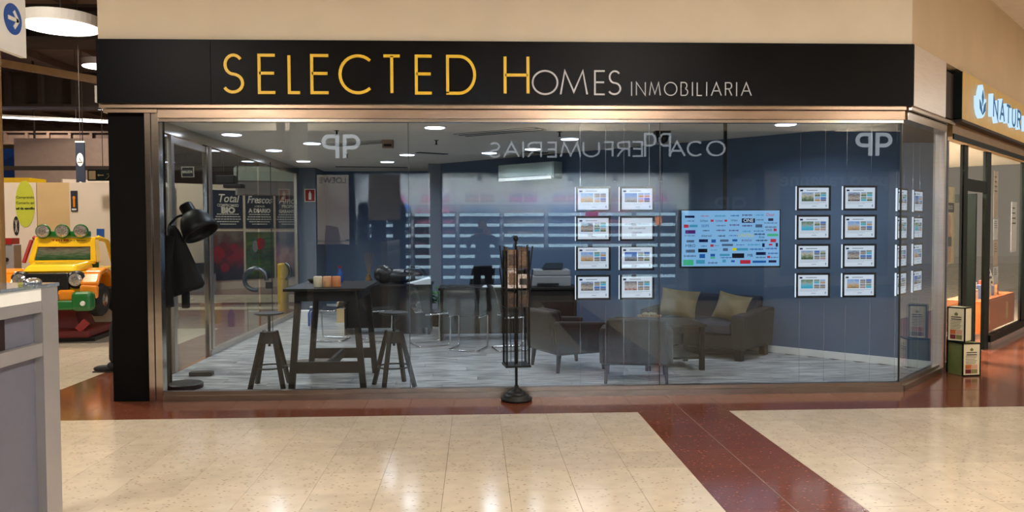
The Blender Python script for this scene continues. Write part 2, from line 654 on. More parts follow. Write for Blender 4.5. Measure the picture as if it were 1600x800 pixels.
GLY = {
    'S': [arc(.5, .745, .40, .255, 35, 270) + arc(.46, .25, .46, .24, 90, -150)[1:]],
    'E': [[(1, 1), (0, 1), (0, 0), (1, 0)], [(0, .52), (.94, .52)]],
    'L': [[(0, 1), (0, 0), (1, 0)]],
    'C': [arc(.56, .5, .56, .5, 48, 312, 22)],
    'T': [[(0, 1), (1, 1)], [(.5, 1), (.5, 0)]],
    'D': [[(0, 0), (0, 1), (.35, 1)] + arc(.42, .5, .58, .5, 90, -90, 18) + [(0, 0), (0, .04)]],
    'H': [[(0, 0), (0, 1)], [(1, 0), (1, 1)], [(0, .5), (1, .5)]],
    'O': [arc(.5, .5, .5, .5, 90, 450, 28)],
    'M': [[(0, 0), (.16, 1), (.5, .1), (.84, 1), (1, 0)]],
    'I': [[(.5, 0), (.5, 1)]],
    'N': [[(0, 0), (0, 1), (1, 0), (1, 1)]],
    'B': [[(0, 0), (0, 1), (.4, 1)] + arc(.5, .76, .38, .24, 90, -90, 10) + [(0, .52)], [(0, .52), (.5, .52)] + arc(.55, .26, .45, .26, 90, -90, 10) + [(0, 0)]],
    'A': [[(0, 0), (.5, 1), (1, 0)], [(.19, .36), (.81, .36)]],
    'R': [[(0, 0), (0, 1), (.5, 1)] + arc(.55, .76, .42, .24, 90, -90, 10) + [(0, .52)], [(.5, .52), (1, 0)]],
    'P': [[(0, 0), (0, 1), (.5, 1)] + arc(.55, .74, .45, .26, 90, -90, 10) + [(0, .48)]],
    'F': [[(1, 1), (0, 1), (0, 0)], [(0, .5), (.9, .5)]],
    'U': [[(0, 1), (0, .4)] + arc(.5, .38, .5, .38, 180, 360, 12) + [(1, 1)]],
    'Y': [[(0, 1), (.5, .5), (1, 1)], [(.5, .5), (.5, 0)]],
}


def ribbon(mb, pts, w, y0, y1):
    """a flat strip of width w along pts (x, z), extruded y0..y1"""
    n = len(pts)
    P = [Vector((a, b)) for a, b in pts]
    closed = (P[0] - P[-1]).length < 1e-4 and n > 4
    Lf, Rt = [], []
    for i in range(n):
        a = P[i - 1] if i > 0 else (P[-2] if closed else None)
        b = P[i + 1] if i < n - 1 else (P[1] if closed else None)
        d1 = (P[i] - a).normalized() if a is not None else None
        d2 = (b - P[i]).normalized() if b is not None else None
        d1 = d2 if d1 is None else d1
        d2 = d1 if d2 is None else d2
        n1 = Vector((-d1.y, d1.x))
        n2 = Vector((-d2.y, d2.x))
        mm = n1 + n2
        if mm.length < 0.3:
            mm = n1
        mm.normalize()
        k = 1.0 / max(0.42, mm.dot(n1))
        Lf.append(P[i] + mm * w / 2 * k)
        Rt.append(P[i] - mm * w / 2 * k)
    vs = []
    for y in (y0, y1):
        vs += [(p.x, y, p.y) for p in Lf] + [(p.x, y, p.y) for p in Rt]
    fs = []
    for i in range(n - 1):
        fs += [(i, i + 1, n + i + 1, n + i), (2 * n + i + 1, 2 * n + i, 3 * n + i, 3 * n + i + 1), (i, 2 * n + i, 2 * n + i + 1, i + 1), (n + i, n + i + 1, 3 * n + i + 1, 3 * n + i)]
    fs += [(0, n, 3 * n, 2 * n), (n - 1, 3 * n - 1, 4 * n - 1, 2 * n - 1)]
    mb.add(vs, fs)


def letter(ch, x0, x1, z0, z1, w, depth, m, parent, name='letter', flip=False):
    mb = MB()
    h = w / 2
    for st in GLY[ch]:
        pts = []
        for a, b in st:
            a = 1 - a if flip else a
            if ch == 'I':
                pts.append(((x0 + x1) / 2, z0 + b * (z1 - z0)))
            else:
                xx = x0 + h + a * (x1 - x0 - w)
                closing = (a, b)
                pts.append((xx, z0 + h * (b < .02) + (z1 - z0 - h * (b < .02) - h * (b > .98)) * b if 0 else z0 + h + b * (z1 - z0 - w)))
        ribbon(mb, pts, w, -depth, 0)
    return mb.build(name, m, parent)


def round_path(pts, r, n=5, closed=False):
    P = [Vector(p) for p in pts]
    out = []
    k = len(P)
    for i in range(k):
        if not closed and i in (0, k - 1):
            out.append(P[i])
            continue
        a, b, c = P[i - 1], P[i], P[(i + 1) % k]
        d1, d2 = (a - b), (c - b)
        rr = min(r, d1.length * 0.45, d2.length * 0.45)
        p, q = b + d1.normalized() * rr, b + d2.normalized() * rr
        for j in range(n + 1):
            t = j / n
            out.append((p * (1 - t) + b * t) * (1 - t) + (b * (1 - t) + q * t) * t)
    return out


# ================================================================== THE SETTING
def prism_xy(poly, z0, z1):
    return MB().prism(poly, z0, z1, 'xy')


# ---- mall floor: slab, then tiles one by one where the photo shows them
floor = struct('floor', prism_xy([(-30, -14), (30, -14), (30, 34), (-30, 34)], -0.30, -0.012), M['slab_cream'])
GX, GY, T = 0.19, -0.71, 0.39
J = 0.0011
tile_src = {}


def lay(xc, yc, w, h, key):
    kk = (round(w, 3), round(h, 3), key)
    if kk not in tile_src:
        o = MB().hexa([(-w / 2 + J / 2, -h / 2 + J / 2, -0.012), (w / 2 - J / 2, -h / 2 + J / 2, -0.012), (w / 2 - J / 2, h / 2 - J / 2, -0.012), (-w / 2 + J / 2, h / 2 - J / 2, -0.012)],
                      [(-w / 2 + J, -h / 2 + J, 0), (w / 2 - J, -h / 2 + J, 0), (w / 2 - J, h / 2 - J, 0), (-w / 2 + J, h / 2 - J, 0)]).build('tile', M[key], floor, loc=(xc, yc, 0))
        tile_src[kk] = o
    else:
        inst(tile_src[kk], floor, (xc, yc, 0))


def gx(i):
    return GX + i * T


# columns: i = 3,4 are the red strip; rows: j = -1,-2 below the red band
for j in range(-8, 0):
    for i in range(-11, 12):
        y = GY + j * T + T / 2
        if i in (3, 4):
            lay(gx(i) + T / 2, y, T, T, 'tile_red')
        elif j >= -7 and (i < 3 or i <= 11):
            if -7 <= j and not (i < -9 and j < -3):
                lay(gx(i) + T / 2, y, T, T, 'tile_cream')
for i in range(-11, 12):                                   # two red rows along the shop front
    for j, (y0, h) in enumerate(((GY, 0.39), (GY + 0.39, 0.31))):
        lay(gx(i) + T / 2, y0 + h / 2, T, h, 'tile_red')


joint_strip = B(gx(4) - .004, gx(4) + .004, GY - 8 * T, 0.0, -.011, .0006).build('joint_strip', M['joint'], floor)


def slab(poly, key):
    return prism_xy(poly, -0.02, 0.0).build('paving', M[key], floor)


XA, XB = gx(-11), gx(12)
YB = GY - 7 * T
YC = GY - 8 * T
slab([(XA, -14), (gx(3), -14), (gx(3), YC), (XA, YC)], 'slab_cream')
slab([(XA, YC), (gx(3), YC), (gx(3), YB), (XA, YB)], 'slab_cream')
slab([(gx(3), -14), (gx(5), -14), (gx(5), YC), (gx(3), YC)], 'slab_red')
slab([(gx(5), -14), (30, -14), (30, YB), (gx(5), YB)], 'slab_cream')
slab([(XB, YB), (30, YB), (30, GY), (XB, GY)], 'slab_cream')
slab([(-30, -14), (XA, -14), (XA, YB), (-30, YB)], 'slab_cream')
slab([(-30, YB), (XA, YB), (XA, 5.4), (-30, 5.4)], 'slab_cream')
slab([(-4.06, -0.01), (-3.2, -0.01), (-3.2, 5.4), (-4.06, 5.4)], 'slab_red')
slab([(XA, -0.01), (-4.06, -0.01), (-4.06, 0.6), (XA, 0.6)], 'slab_red')
slab([(XA, 0.6), (-4.06, 0.6), (-4.06, 5.4), (XA, 5.4)], 'slab_cream')
slab([(-30, 5.4), (-3.2, 5.4), (-3.2, 8.4), (-30, 8.4)], 'slab_red')
slab([(-30, 8.4), (-3.2, 8.4), (-3.2, 9.0), (-30, 9.0)], 'slab_cream')
slab([(-30, 9.0), (-3.2, 9.0), (-3.2, 9.9), (-30, 9.9)], 'slab_red')
slab([(-30, 9.9), (-3.2, 9.9), (-3.2, 12.0), (-30, 12.0)], 'slab_cream')
slab([(-30, 12.0), (-3.2, 12.0), (-3.2, 16.5), (-30, 16.5)], 'slab_red')
slab([(-30, 16.5), (-3.2, 16.5), (-3.2, 34), (-30, 34)], 'slab_cream')
# right of the front: red apron along the diagonal shop fronts
slab([(XB, GY), (5.9, GY), (18.0, 11.39), (18.0, 13.98), (4.02, 0.0), (XB, 0.0)], 'slab_red')
slab([(5.9, GY), (30, GY), (30, 11.39), (18.0, 11.39)], 'slab_cream')

# ---- shop interior floor: washed laminate planks
shop_floor = struct('floor', prism_xy([(-3.28, 0.02), (3.98, 0.02), (5.01, 1.04), (-0.6, 6.75), (-0.6, 8.5), (-3.28, 8.5)], -0.014, -0.006), M['joint'])


def right_lim(y):
    if y < 1.04:
        return 3.98 + y
    if y < 6.75:
        return 6.06 - y
    return -0.6


PW, PL = 0.193, 1.29
row = 0
y = 0.03
while y < 8.4:
    x = -3.27 - (row * 0.47) % PL
    while True:
        x0, x1 = max(x, -3.27), min(x + PL, right_lim(y + PW / 2) - 0.02)
        if x0 >= right_lim(y + PW / 2) - 0.05:
            break
        if x1 - x0 > 0.03:
            g = 0.0012
            MB().hexa([(x0 + g, y + g, -0.006), (x1 - g, y + g, -0.006), (x1 - g, y + PW - g, -0.006), (x0 + g, y + PW - g, -0.006)],
                      [(x0 + 2 * g, y + 2 * g, 0.002), (x1 - 2 * g, y + 2 * g, 0.002), (x1 - 2 * g, y + PW - 2 * g, 0.002), (x0 + 2 * g, y + PW - 2 * g, 0.002)]).build('plank', M['plank'], shop_floor)
        x += PL
    y += PW
    row += 1

# ---- walls of the shop
def wall_seg(name, p, q, z0, z1, th, m):
    """wall from p to q; thickness th to the left of p->q"""
    p, q = Vector(p), Vector(q)
    d = (q - p).normalized()
    n = Vector((-d.y, d.x)) * th
    return struct(name, prism_xy([tuple(p), tuple(q), tuple(q + n), tuple(p + n)], z0, z1), m)


D0, D1 = (5.04, 1.03), (-0.63, 6.70)
wall_seg('wall_right', D1, D0, -0.01, 2.72, 0.12, M['blue_wall'])
struct('pillar', B(-0.82, -0.60, 6.66, 8.5, -0.01, 2.72), M['grey_wall'])
struct('wall_back', B(-3.4, -0.6, 8.5, 8.65, -0.01, 2.72), M['blue_wall'])
struct('wall_left', B(-3.36, -2.96, 7.58, 8.5, -0.01, 2.72), M['grey_wall'])
bd = Vector((D0[0] - D1[0], D0[1] - D1[1])).normalized()
bn = Vector((bd.y, -bd.x)) * 0.016
pb = [Vector(D1) + bd * 0.1, Vector(D0) - bd * 0.02]
struct('baseboard_right', prism_xy([tuple(pb[0]), tuple(pb[0] + bn), tuple(pb[1] + bn), tuple(pb[1])], 0.002, 0.085), M['white'])
struct('baseboard_back', B(-2.95, -0.83, 8.484, 8.5, 0.002, 0.085), M['white'])
struct('ceiling', prism_xy([(-3.4, 0.0), (4.0, 0.0), (5.06, 1.05), (-0.6, 6.72), (-0.6, 8.6), (-3.4, 8.6)], 2.70, 2.85), M['shop_ceiling'])

# ---- front wall over the sign, diagonal wall over the wing
struct('wall_front', B(-3.32, 4.04, -0.09, 0.30, 3.24, 4.30), M['cream_wall'])
struct('wall_front_core', B(-3.30, 4.0, -0.02, 0.30, 2.67, 3.24), M['black_matte'])


def W(s, n, z=None):
    k = math.sqrt(0.5)
    p = (4.0 + k * (s - n), k * (s + n))
    return p if z is None else (p[0], p[1], z)


struct('wall_diagonal', prism_xy([(4.04, -0.09), W(12, -0.1), W(12, 0.25), W(0, 0.25), (3.9, 0.2)], 3.25, 4.30), M['tan_wall'])
struct('wall_diagonal_core', prism_xy([W(0.02, 0.0), W(12, 0.0), W(12, 0.25), W(0, 0.25)], 2.70, 3.25), M['hall_dark'])
struct('ceiling', prism_xy([(-4.2, -14), (22, -14), (22, 13), W(12, 0.2), (4.0, 0.2), (-4.2, 0.2)], 4.30, 4.40), M['mall_ceiling'])

# ---- pillar at the left end of the front
struct('pillar', B(-3.29, -2.952, 0.0, 0.42, 0.0, 2.60), M['black_matte'])
struct('trim_1', MB().box(-3.30, -2.83, -0.07, 0.10, 2.60, 2.632).box(-3.32, 3.99, -0.10, 0.10, 2.638, 2.672), M['rail_steel'])

# ---- shop window: polished frame, three panes
win = struct_root('window_1')
fm = MB()
fm.box(-2.95, -2.90, -0.05, 0.06, 0, 2.60).box(-2.895, -2.862, -0.035, 0.05, 0, 2.60).box(-2.862, -2.83, -0.05, 0.05, 0.0, 2.60)
fm.build('post', M['steel'], win)
B(-2.83, 4.0, -0.06, 0.05, 2.555, 2.632).build('top_rail', M['rail_steel'], win)
B(-2.83, 4.0, -0.035, 0.03, 2.525, 2.553).build('glazing_bead', M['steel'], win)
B(-2.83, 4.02, -0.055, 0.06, 0.0, 0.052).build('bottom_rail', M['sill_steel'], win)
B(-2.83, 4.01, -0.03, 0.035, 0.054, 0.088).build('glazing_bead', M['sill_steel'], win)
for x0, x1 in ((-2.828, -0.613), (-0.607, 1.707), (1.713, 3.985)):
    B(x0, x1, -0.005, 0.005, 0.06, 2.56).build('pane', M['glass'], win)
for x in (-0.61, 1.71):
    B(x - 0.003, x + 0.003, -0.006, 0.006, 0.06, 2.56).build('joint', M['glass_edge'], win)

win3 = struct_root('window_3', (4.0, 0.0, 0.0), PI / 4)
B(0.012, 1.30, -0.005, 0.005, 0.06, 2.56).build('pane', M['glass_wing'], win3)
B(-0.004, 0.008, -0.008, 0.008, 0.06, 2.56).build('joint', M['glass_edge'], win3)
B(0.0, 1.34, -0.06, 0.05, 2.555, 2.632).build('top_rail', M['steel'], win3)
B(-0.04, 1.5, -0.10, 0.05, 2.638, 2.672).build('top_rail', M['steel'], win3)
B(0.0, 1.34, -0.055, 0.06, 0.0, 0.055).build('bottom_rail', M['sill_steel'], win3)
B(0.0, 1.34, -0.03, 0.035, 0.056, 0.088).build('glazing_bead', M['sill_steel'], win3)
B(1.30, 1.36, -0.05, 0.06, 0, 2.60).build('post', M['brushed_steel'], win3)
B(1.365, 1.44, -0.02, 0.06, 0, 2.60).build('post', M['steel'], win3)

# ---- left glass wall towards the supermarket hall
win2 = struct_root('window_2')
XL = -3.3


def post(y0, y1, m='brushed_steel', z1=2.6, par=None, x=XL, w=0.05):
    return B(x - w / 2, x + w / 2, y0, y1, 0, z1).build('post', M[m], par or win2)


B(XL - 0.04, XL + 0.04, 0.42, 7.6, 2.58, 2.70).build('top_rail', M['steel'], win2)
B(XL - 0.035, XL + 0.035, 2.62, 7.6, 0.0, 0.07).build('bottom_rail', M['brushed_steel'], win2)
post(0.43, 0.50)
post(1.44, 1.52)
post(2.56, 2.62, 'steel')
post(2.68, 2.76)
post(7.44, 7.58)
for y0, y1 in ((0.51, 1.43), (2.77, 4.89), (4.99, 7.43)):
    B(XL - 0.005, XL + 0.005, y0, y1, 0.06 if y0 > 2 else 0.02, 2.59).build('pane', M['glass_side'], win2)
door = struct_root('door_1')
B(XL - 0.005, XL + 0.005, 1.53, 2.55, 0.015, 2.57).build('pane', M['glass_side'], door)
B(XL - 0.02, XL + 0.02, 1.53, 2.55, 2.50, 2.57).build('door_rail', M['brushed_steel'], door)
# the glass door further in with its two big arc handles and lock box
door2 = struct_root('door_2')
M['dark_steel'] = mat('dark_brushed_steel', (112, 116, 120), 0.3, metal=1.0, var=0.08)
MB().tube([(XL - 0.06 + 0.165 * math.cos(a), 4.94, 0.80 + 0.165 * math.sin(a)) for a in [math.radians(-8 + 290 * i / 24) for i in range(25)]], 0.034, 8).build('handle', M['dark_steel'], door2, smooth=True)
MB().tube([(XL - 0.06 + 0.165 * math.cos(a), 6.5, 0.84 + 0.165 * math.sin(a)) for a in [math.radians(-58 + 116 * i / 10) for i in range(11)]], 0.030, 8).build('handle', M['dark_steel'], door2, smooth=True)
B(XL + 0.10, XL + 0.19, 4.90, 4.98, 0.66, 0.76).build('lock_box', M['dark_steel'], door2)
MB().tube([(XL + 0.19, 4.94, 0.0), (XL + 0.19, 4.94, 2.58)], 0.006, 6).build('leaf_edge', M['glass_edge'], door2)

# ================================================================== SIGN OF THE SHOP
sign = thing('shop_sign', 'long black fascia sign SELECTED HOMES INMOBILIARIA in yellow and silver letters', 'sign', (0, 0, 2.673))
B(-3.32, -2.335, -0.13, -0.10, 0.0, 0.562).build('panel', M['black_panel'], sign)
B(-2.331, 4.036, -0.13, -0.10, 0.0, 0.562).build('panel', M['black_panel'], sign)
B(-3.32, 4.03, -0.10, -0.022, 0.01, 0.55).build('sign_box', M['black_matte'], sign)
hx = MB()
hx.prism([(4.042, -0.13), W(1.05, -0.115), W(1.05, -0.005), W(0.03, -0.005), (4.036, -0.02)], 0.0, 0.562, 'xy')
hx.build('steel_end', M['brushed_steel'], sign)
for ch, x0, x1 in (('S', -2.235, -2.025), ('E', -1.92, -1.755), ('L', -1.658, -1.538), ('E', -1.459, -1.287), ('C', -1.211, -0.901), ('T', -0.825, -0.654), ('E', -0.535, -0.372), ('D', -0.256, 0.012), ('H', 0.259, 0.491)):
    o = letter(ch, x0, x1, 0.083, 0.437, 0.026, 0.012, M['yellow_sign'], sign)
    o.location = (0, -0.131, 0)
    o['label'] = 'yellow sign letter'
for ch, x0, x1 in (('O', 0.512, 0.752), ('M', 0.765, 1.02), ('E', 1.076, 1.18), ('S', 1.198, 1.332)):
    o = letter(ch, x0, x1, 0.083, 0.307, 0.015, 0.010, M['silver_sign'], sign)
    o.location = (0, -0.131, 0)
    o['label'] = 'silver sign letter'
wd = {'I': 0.02, 'N': 0.09, 'M': 0.108, 'O': 0.122, 'B': 0.07, 'L': 0.052, 'A': 0.10, 'R': 0.068}
x = 1.408
word = 'INMOBILIARIA'
gap = (2.522 - 1.408 - sum(wd[c] for c in word)) / (len(word) - 1)
for ch in word:
    o = letter(ch, x, x + wd[ch], 0.080, 0.205, 0.0085, 0.008, M['silver_sign'], sign)
    o.location = (0, -0.131, 0)
    x += wd[ch] + gap

# ================================================================== LAMPS
def mall_lamp(x, y, label, r=0.55):
    t = thing('ceiling_lamp', label, 'lamp', (x, y, 4.30), 0, 'round mall ceiling lamps')
    MB().lathe([(r, -0.06), (r + 0.02, -0.06), (r + 0.02, 0.0), (r, 0.0)], 32).build('rim', M['white'], t, smooth=False)
    MB().lathe([(r - 0.01, -0.07), (r - 0.01, -0.062)], 32).build('diffuser', M['disc'], t)
    area_light('lamp_light', (0, 0, -0.09), P_MALL, r * 2, (1.0, 0.94, 0.86), parent=t)


for x, y, where in ((2.2, -4.7, 'before the sign, right of its middle'), (-4.0, -4.5, 'before the left end of the sign'), (8.2, -4.6, 'far right of the corridor'), (2.2, -8.6, 'near the perfume shop sign'), (-4.0, -8.6, 'near the left end of the perfume shop'), (8.2, -8.6, 'near the right end of the perfume shop'), (11.5, 0.5, 'added unseen before the diet shop'), (16.0, 5.0, 'added unseen, farthest along the diagonal fronts')):  # last two are added, unseen, to brighten the steel sign end at right
    mall_lamp(x, y, 'round warm disc lamp on the mall ceiling, ' + where)


DL = [(-2.00, 0.92, 'above the bar table beside the glass'), (-2.90, 2.34, 'nearest the left glass wall, second row'), (-2.15, 3.31, 'behind the left monogram reflection'), (-2.88, 4.24, 'along the left glass wall, third from the front'),
      (-2.85, 6.05, 'deepest one along the left glass wall'), (-1.48, 6.18, 'far back above the left desk'), (-1.04, 4.92, 'middle of the room in front of the pillar'), (-0.45, 1.65, 'just right of the first glass joint'),
      (0.61, 0.97, 'close to the glass above the postcard rack'), (0.21, 4.62, 'in front of the air conditioner, left'), (0.82, 4.05, 'in front of the air conditioner, right'), (1.20, 2.77, 'nearest the ceiling camera, to its left'),
      (3.19, 0.83, 'right of the television pole, touching the frame'), (3.42, 1.33, 'right of the television pole, lower of the pair')]
for x, y, where in DL:
    t = thing('downlight', 'round recessed downlight in the shop ceiling, ' + where, 'downlight', (x, y, 2.70), 0, 'recessed downlights in the shop')
    MB().lathe([(0.118, -0.012), (0.135, -0.004), (0.135, 0.0), (0.115, 0.0)], 24).build('rim', M['white'], t)
    MB().lathe([(0.108, -0.018), (0.112, -0.012)], 24).build('diffuser', M['down'], t)
    area_light('lamp_light', (0, 0, -0.03), P_SHOP, 0.22, (0.80, 0.885, 1.0), parent=t, spread=2.6)

# ================================================================== SHOP INTERIOR
# ---- bar table
bt = thing('bar_table', 'tall black wooden bar table on two trestles just behind the shop glass', 'table')
TX0, TX1, TY0, TY1 = -1.83, -1.06, 0.28, 1.42
B(TX0, TX1, TY0, TY1, 0.965, 0.992).build('tabletop', M['black_wood'], bt, bevel=0.004)
ap = MB()
ap.box(-1.74, -1.14, 0.36, 0.385, 0.865, 0.964).box(-1.74, -1.14, 1.31, 1.335, 0.865, 0.964).box(-1.74, -1.715, 0.386, 1.309, 0.865, 0.964).box(-1.165, -1.14, 0.386, 1.309, 0.865, 0.964)
ap.build('apron', M['black_wood'], bt)
for yy in (0.40, 1.30):
    for s in (-1, 1):
        xc = -1.44
        MB().bar((xc + s * 0.345, yy, 0.0), (xc + s * 0.265, yy, 0.962), 0.058, 0.05, up=(0, 1, 0)).build('leg', M['black_wood'], bt)
    B(-1.745, -1.135, yy - 0.016, yy + 0.016, 0.165, 0.275).build('crossbar', M['black_wood'], bt)
MB().bar((-1.44, 0.417, 0.225), (-1.44, 1.283, 0.225), 0.035, 0.09).build('stretcher', M['black_wood'], bt)


# ---- stools
def stool(label, loc, rz, seat=0.735):
    t = thing('bar_stool', label, 'stool', loc, rz, 'black adjustable bar stools')
    MB().lathe([(0.12, seat - 0.022), (0.142, seat - 0.014), (0.145, seat - 0.004), (0.13, seat), (0.05, seat - 0.003)], 28).build('seat', M['black_metal'], t)
    MB().lathe([(0.014, 0.40), (0.014, seat - 0.02)], 12).build('spindle', M['black_metal'], t)
    MB().hexa([(-.075, -.075, .43), (.075, -.075, .43), (.075, .075, .43), (-.075, .075, .43)], [(-.06, -.06, .545), (.06, -.06, .545), (.06, .06, .545), (-.06, .06, .545)]).build('hub', M['black_wood'], t, bevel=0.006)
    for sx in (-1, 1):
        for sy in (-1, 1):
            MB().bar((sx * 0.052, sy * 0.052, 0.545), (sx * 0.158, sy * 0.158, 0.0), 0.036, 0.036).build('leg', M['black_wood'], t)
    n = 28
    MB().tube([(0.158 * math.cos(2 * PI * i / n), 0.158 * math.sin(2 * PI * i / n), 0.195) for i in range(n)], 0.009, 6, True).build('foot_ring', M['black_metal'], t, smooth=True)
    return t


stool('black bar stool left of the tall bar table', (-2.045, 0.61, 0.002), 0.05)
stool('black bar stool right of the tall bar table', (-0.815, 0.555, 0.002), 0.42)


# ---- three pillar candles
def candle(x, m, label):
    t = thing('pillar_candle', label, 'candle', (x, 0.52, 0.992), 0, 'pillar candles on the bar table')
    MB().lathe([(0.040, 0), (0.042, 0.004), (0.042, 0.098), (0.036, 0.104), (0.012, 0.098)], 20).build('wax', m, t, smooth=True)
    MB().tube([(0, 0, 0.095), (0.002, 0, 0.112)], 0.0018, 5).build('wick', M['print_black'], t)


candle(-1.545, M['wax_white'], 'cream pillar candle, left one of three on the bar table')
candle(-1.455, M['wax_peach'], 'pale peach pillar candle, middle one of three on the bar table')
candle(-1.365, M['wax_orange'], 'deep orange pillar candle, right one of three on the bar table')
t = thing('drinks_bottle', 'small dark bottle with red cap standing behind the candles', 'bottle', (-1.45, 1.22, 0.992))
MB().lathe([(0.03, 0), (0.034, 0.01), (0.034, 0.09), (0.014, 0.13), (0.014, 0.15)], 14).build('body', M['blue_paint'], t, smooth=True)
MB().lathe([(0.016, 0.148), (0.016, 0.172)], 12).build('cap', M['red'], t)
t = thing('glass_bowl', 'low dark bowl with a red fruit on the bar table edge', 'bowl', (-1.69, 1.12, 0.992))
MB().lathe([(0.04, 0), (0.06, 0.006), (0.085, 0.045), (0.08, 0.045), (0.055, 0.012)], 20).build('bowl', M['black_plastic'], t, smooth=True)
t = tag(MB().ell((-1.68, 1.12, 1.035), 0.035, 0.035, 0.032).build('apple', M['red'], smooth=True), 'red apple in the dark bowl on the bar table', 'fruit')

# ---- floor lamp with big black shade
lp = thing('floor_lamp', 'tall black floor lamp with large bell shade behind the left end of the glass', 'lamp', (-2.87, 0.58, 0.002))
MB().lathe([(0.17, 0), (0.178, 0.008), (0.178, 0.045), (0.16, 0.056), (0.03, 0.058)], 32).build('base', M['black_metal'], lp)
MB().tube([(-0.13, 0, 0.05), (-0.13, 0, 1.54)], 0.014, 10).build('pole', M['black_metal'], lp, smooth=True)
MB().tube(round_path([(-0.13, 0, 1.52), (-0.115, -0.01, 1.60), (-0.03, -0.02, 1.685), (0.04, -0.02, 1.70)], 0.04), 0.013, 8).build('arm', M['black_metal'], lp, smooth=True)
ax = Vector((0.52, -0.18, -0.82)).normalized()
apex = Vector((0.045, -0.02, 1.80))
MB().lathe([(0.055, 0.0), (0.066, 0.012), (0.068, 0.10), (0.078, 0.112)], 24, tuple(apex), tuple(ax)).build('lamp_cap', M['black_metal'], lp, smooth=False, bevel=0.004)
a2 = apex + ax * 0.105
MB().lathe([(0.078, 0.0), (0.115, 0.03), (0.150, 0.10), (0.166, 0.18), (0.174, 0.235), (0.169, 0.235), (0.160, 0.18), (0.145, 0.10), (0.11, 0.035), (0.02, 0.01)], 32, tuple(a2), tuple(ax)).build('lamp_shade', M['black_metal'], lp, smooth=True)
MB().tube([(-0.12, 0.02, 0.03), (-0.20, -0.1, 0.02), (-0.16, -0.2, 0.10), (-0.19, -0.24, 0.22), (-0.15, -0.25, 0.12), (-0.2, -0.22, 0.008)], 0.004, 6).build('cord', M['black_plastic'], lp, smooth=True)

# ---- jacket hanging beside the lamp
jk = thing('hanging_jacket', 'black jacket hanging from the floor lamp pole with dangling sleeve', 'jacket', (-2.93, 0.46, 0))
rings = [(1.60, 0.015, 0.03, 0.025), (1.55, 0.03, 0.05, 0.04), (1.42, 0.055, 0.09, 0.055), (1.28, 0.075, 0.125, 0.065), (1.15, 0.095, 0.16, 0.075), (1.04, 0.11, 0.19, 0.08), (1.00, 0.105, 0.18, 0.075)]
vs, fs, n = [], [], 28
for k, (z, cx, rx, ry) in enumerate(rings):
    for j in range(n):
        a = 2 * PI * j / n
        f = 1 + 0.10 * math.sin(5 * a + k * 0.5) * k / 6 + 0.05 * math.sin(9 * a + 1)
        vs.append((cx + rx * f * math.cos(a), ry * f * math.sin(a), z - 0.10 * k / 6 * (1 - math.cos(a)) * 0.6))
for k in range(len(rings) - 1):
    for j in range(n):
        fs.append((k * n + j, k * n + (j + 1) % n, (k + 1) * n + (j + 1) % n, (k + 1) * n + j))
fs += [tuple(range(n)), tuple((len(rings) - 1) * n + j for j in range(n))]
MB().add(vs, fs).build('body', M['jacket'], jk, smooth=True)
MB().tube([(0.02, -0.07, 1.50), (0.0, -0.09, 1.3), (-0.01, -0.085, 1.0), (0.0, -0.08, 0.82)], 0.045, 10, r2=0.052).build('sleeve', M['jacket'], jk, smooth=True)
B(0.10, 0.17, -0.03, 0.02, 0.80, 0.96).build('belt_tail', M['jacket'], jk, bevel=0.012)
t = thing('door_stop', 'small flat dark block on the floor by the glass door', 'door stop', (-2.93, 1.25, 0.002))
B(-0.12, 0.12, -0.05, 0.05, 0, 0.045).build('block', M['black_plastic'], t, bevel=0.01)
t = thing('doormat', 'folded brown mat lying on the grey floor behind the left stool', 'mat', (-1.98, 1.95, 0.003), 0.25)
B(-0.30, 0.30, -0.22, 0.22, 0, 0.014).build('carpet', M['mat_brown'], t, bevel=0.004)
B(-0.22, 0.24, -0.16, -0.10, 0.0142, 0.017).build('stripe', M['sofa'], t)


# ---- desks
def desk(name, label, x0, x1, y0, y1, z=0.74, m='brown_black_wood'):
    t = thing(name, label, 'desk')
    B(x0, x1, y0, y1, z - 0.035, z).build('desktop', M[m], t, bevel=0.003)
    B(x0 + 0.02, x0 + 0.055, y0 + 0.03, y1 - 0.03, 0.002, z - 0.036).build('side_panel', M[m], t)
    B(x1 - 0.055, x1 - 0.02, y0 + 0.03, y1 - 0.03, 0.002, z - 0.036).build('side_panel', M[m], t)
    B(x0 + 0.056, x1 - 0.056, y0 + 0.06, y0 + 0.085, 0.10, z - 0.036).build('modesty_panel', M[m], t)
    return t


desk('office_desk', 'black brown desk at the back left carrying a black bag', -1.95, -0.66, 4.35, 5.1)
d2 = desk('office_desk', 'dark brown desk in the middle carrying papers and the printer', -0.52, 1.42, 3.62, 4.32)
B(0.65, 1.34, 3.64, 3.67, 0.46, 0.69).build('drawer', M['brown_black_wood'], d2)
t = thing('drawer_unit', 'dark drawer pedestal standing under the left desk', 'drawer unit', (-1.0, 4.75, 0.002))
B(-0.2, 0.2, -0.26, 0.26, 0.0, 0.62).build('carcass', M['black_wood'], t)
for k in range(3):
    B(-0.19, 0.19, -0.28, -0.262, 0.02 + k * 0.2, 0.205 + k * 0.2).build('drawer', M['brown_black_wood'], t)

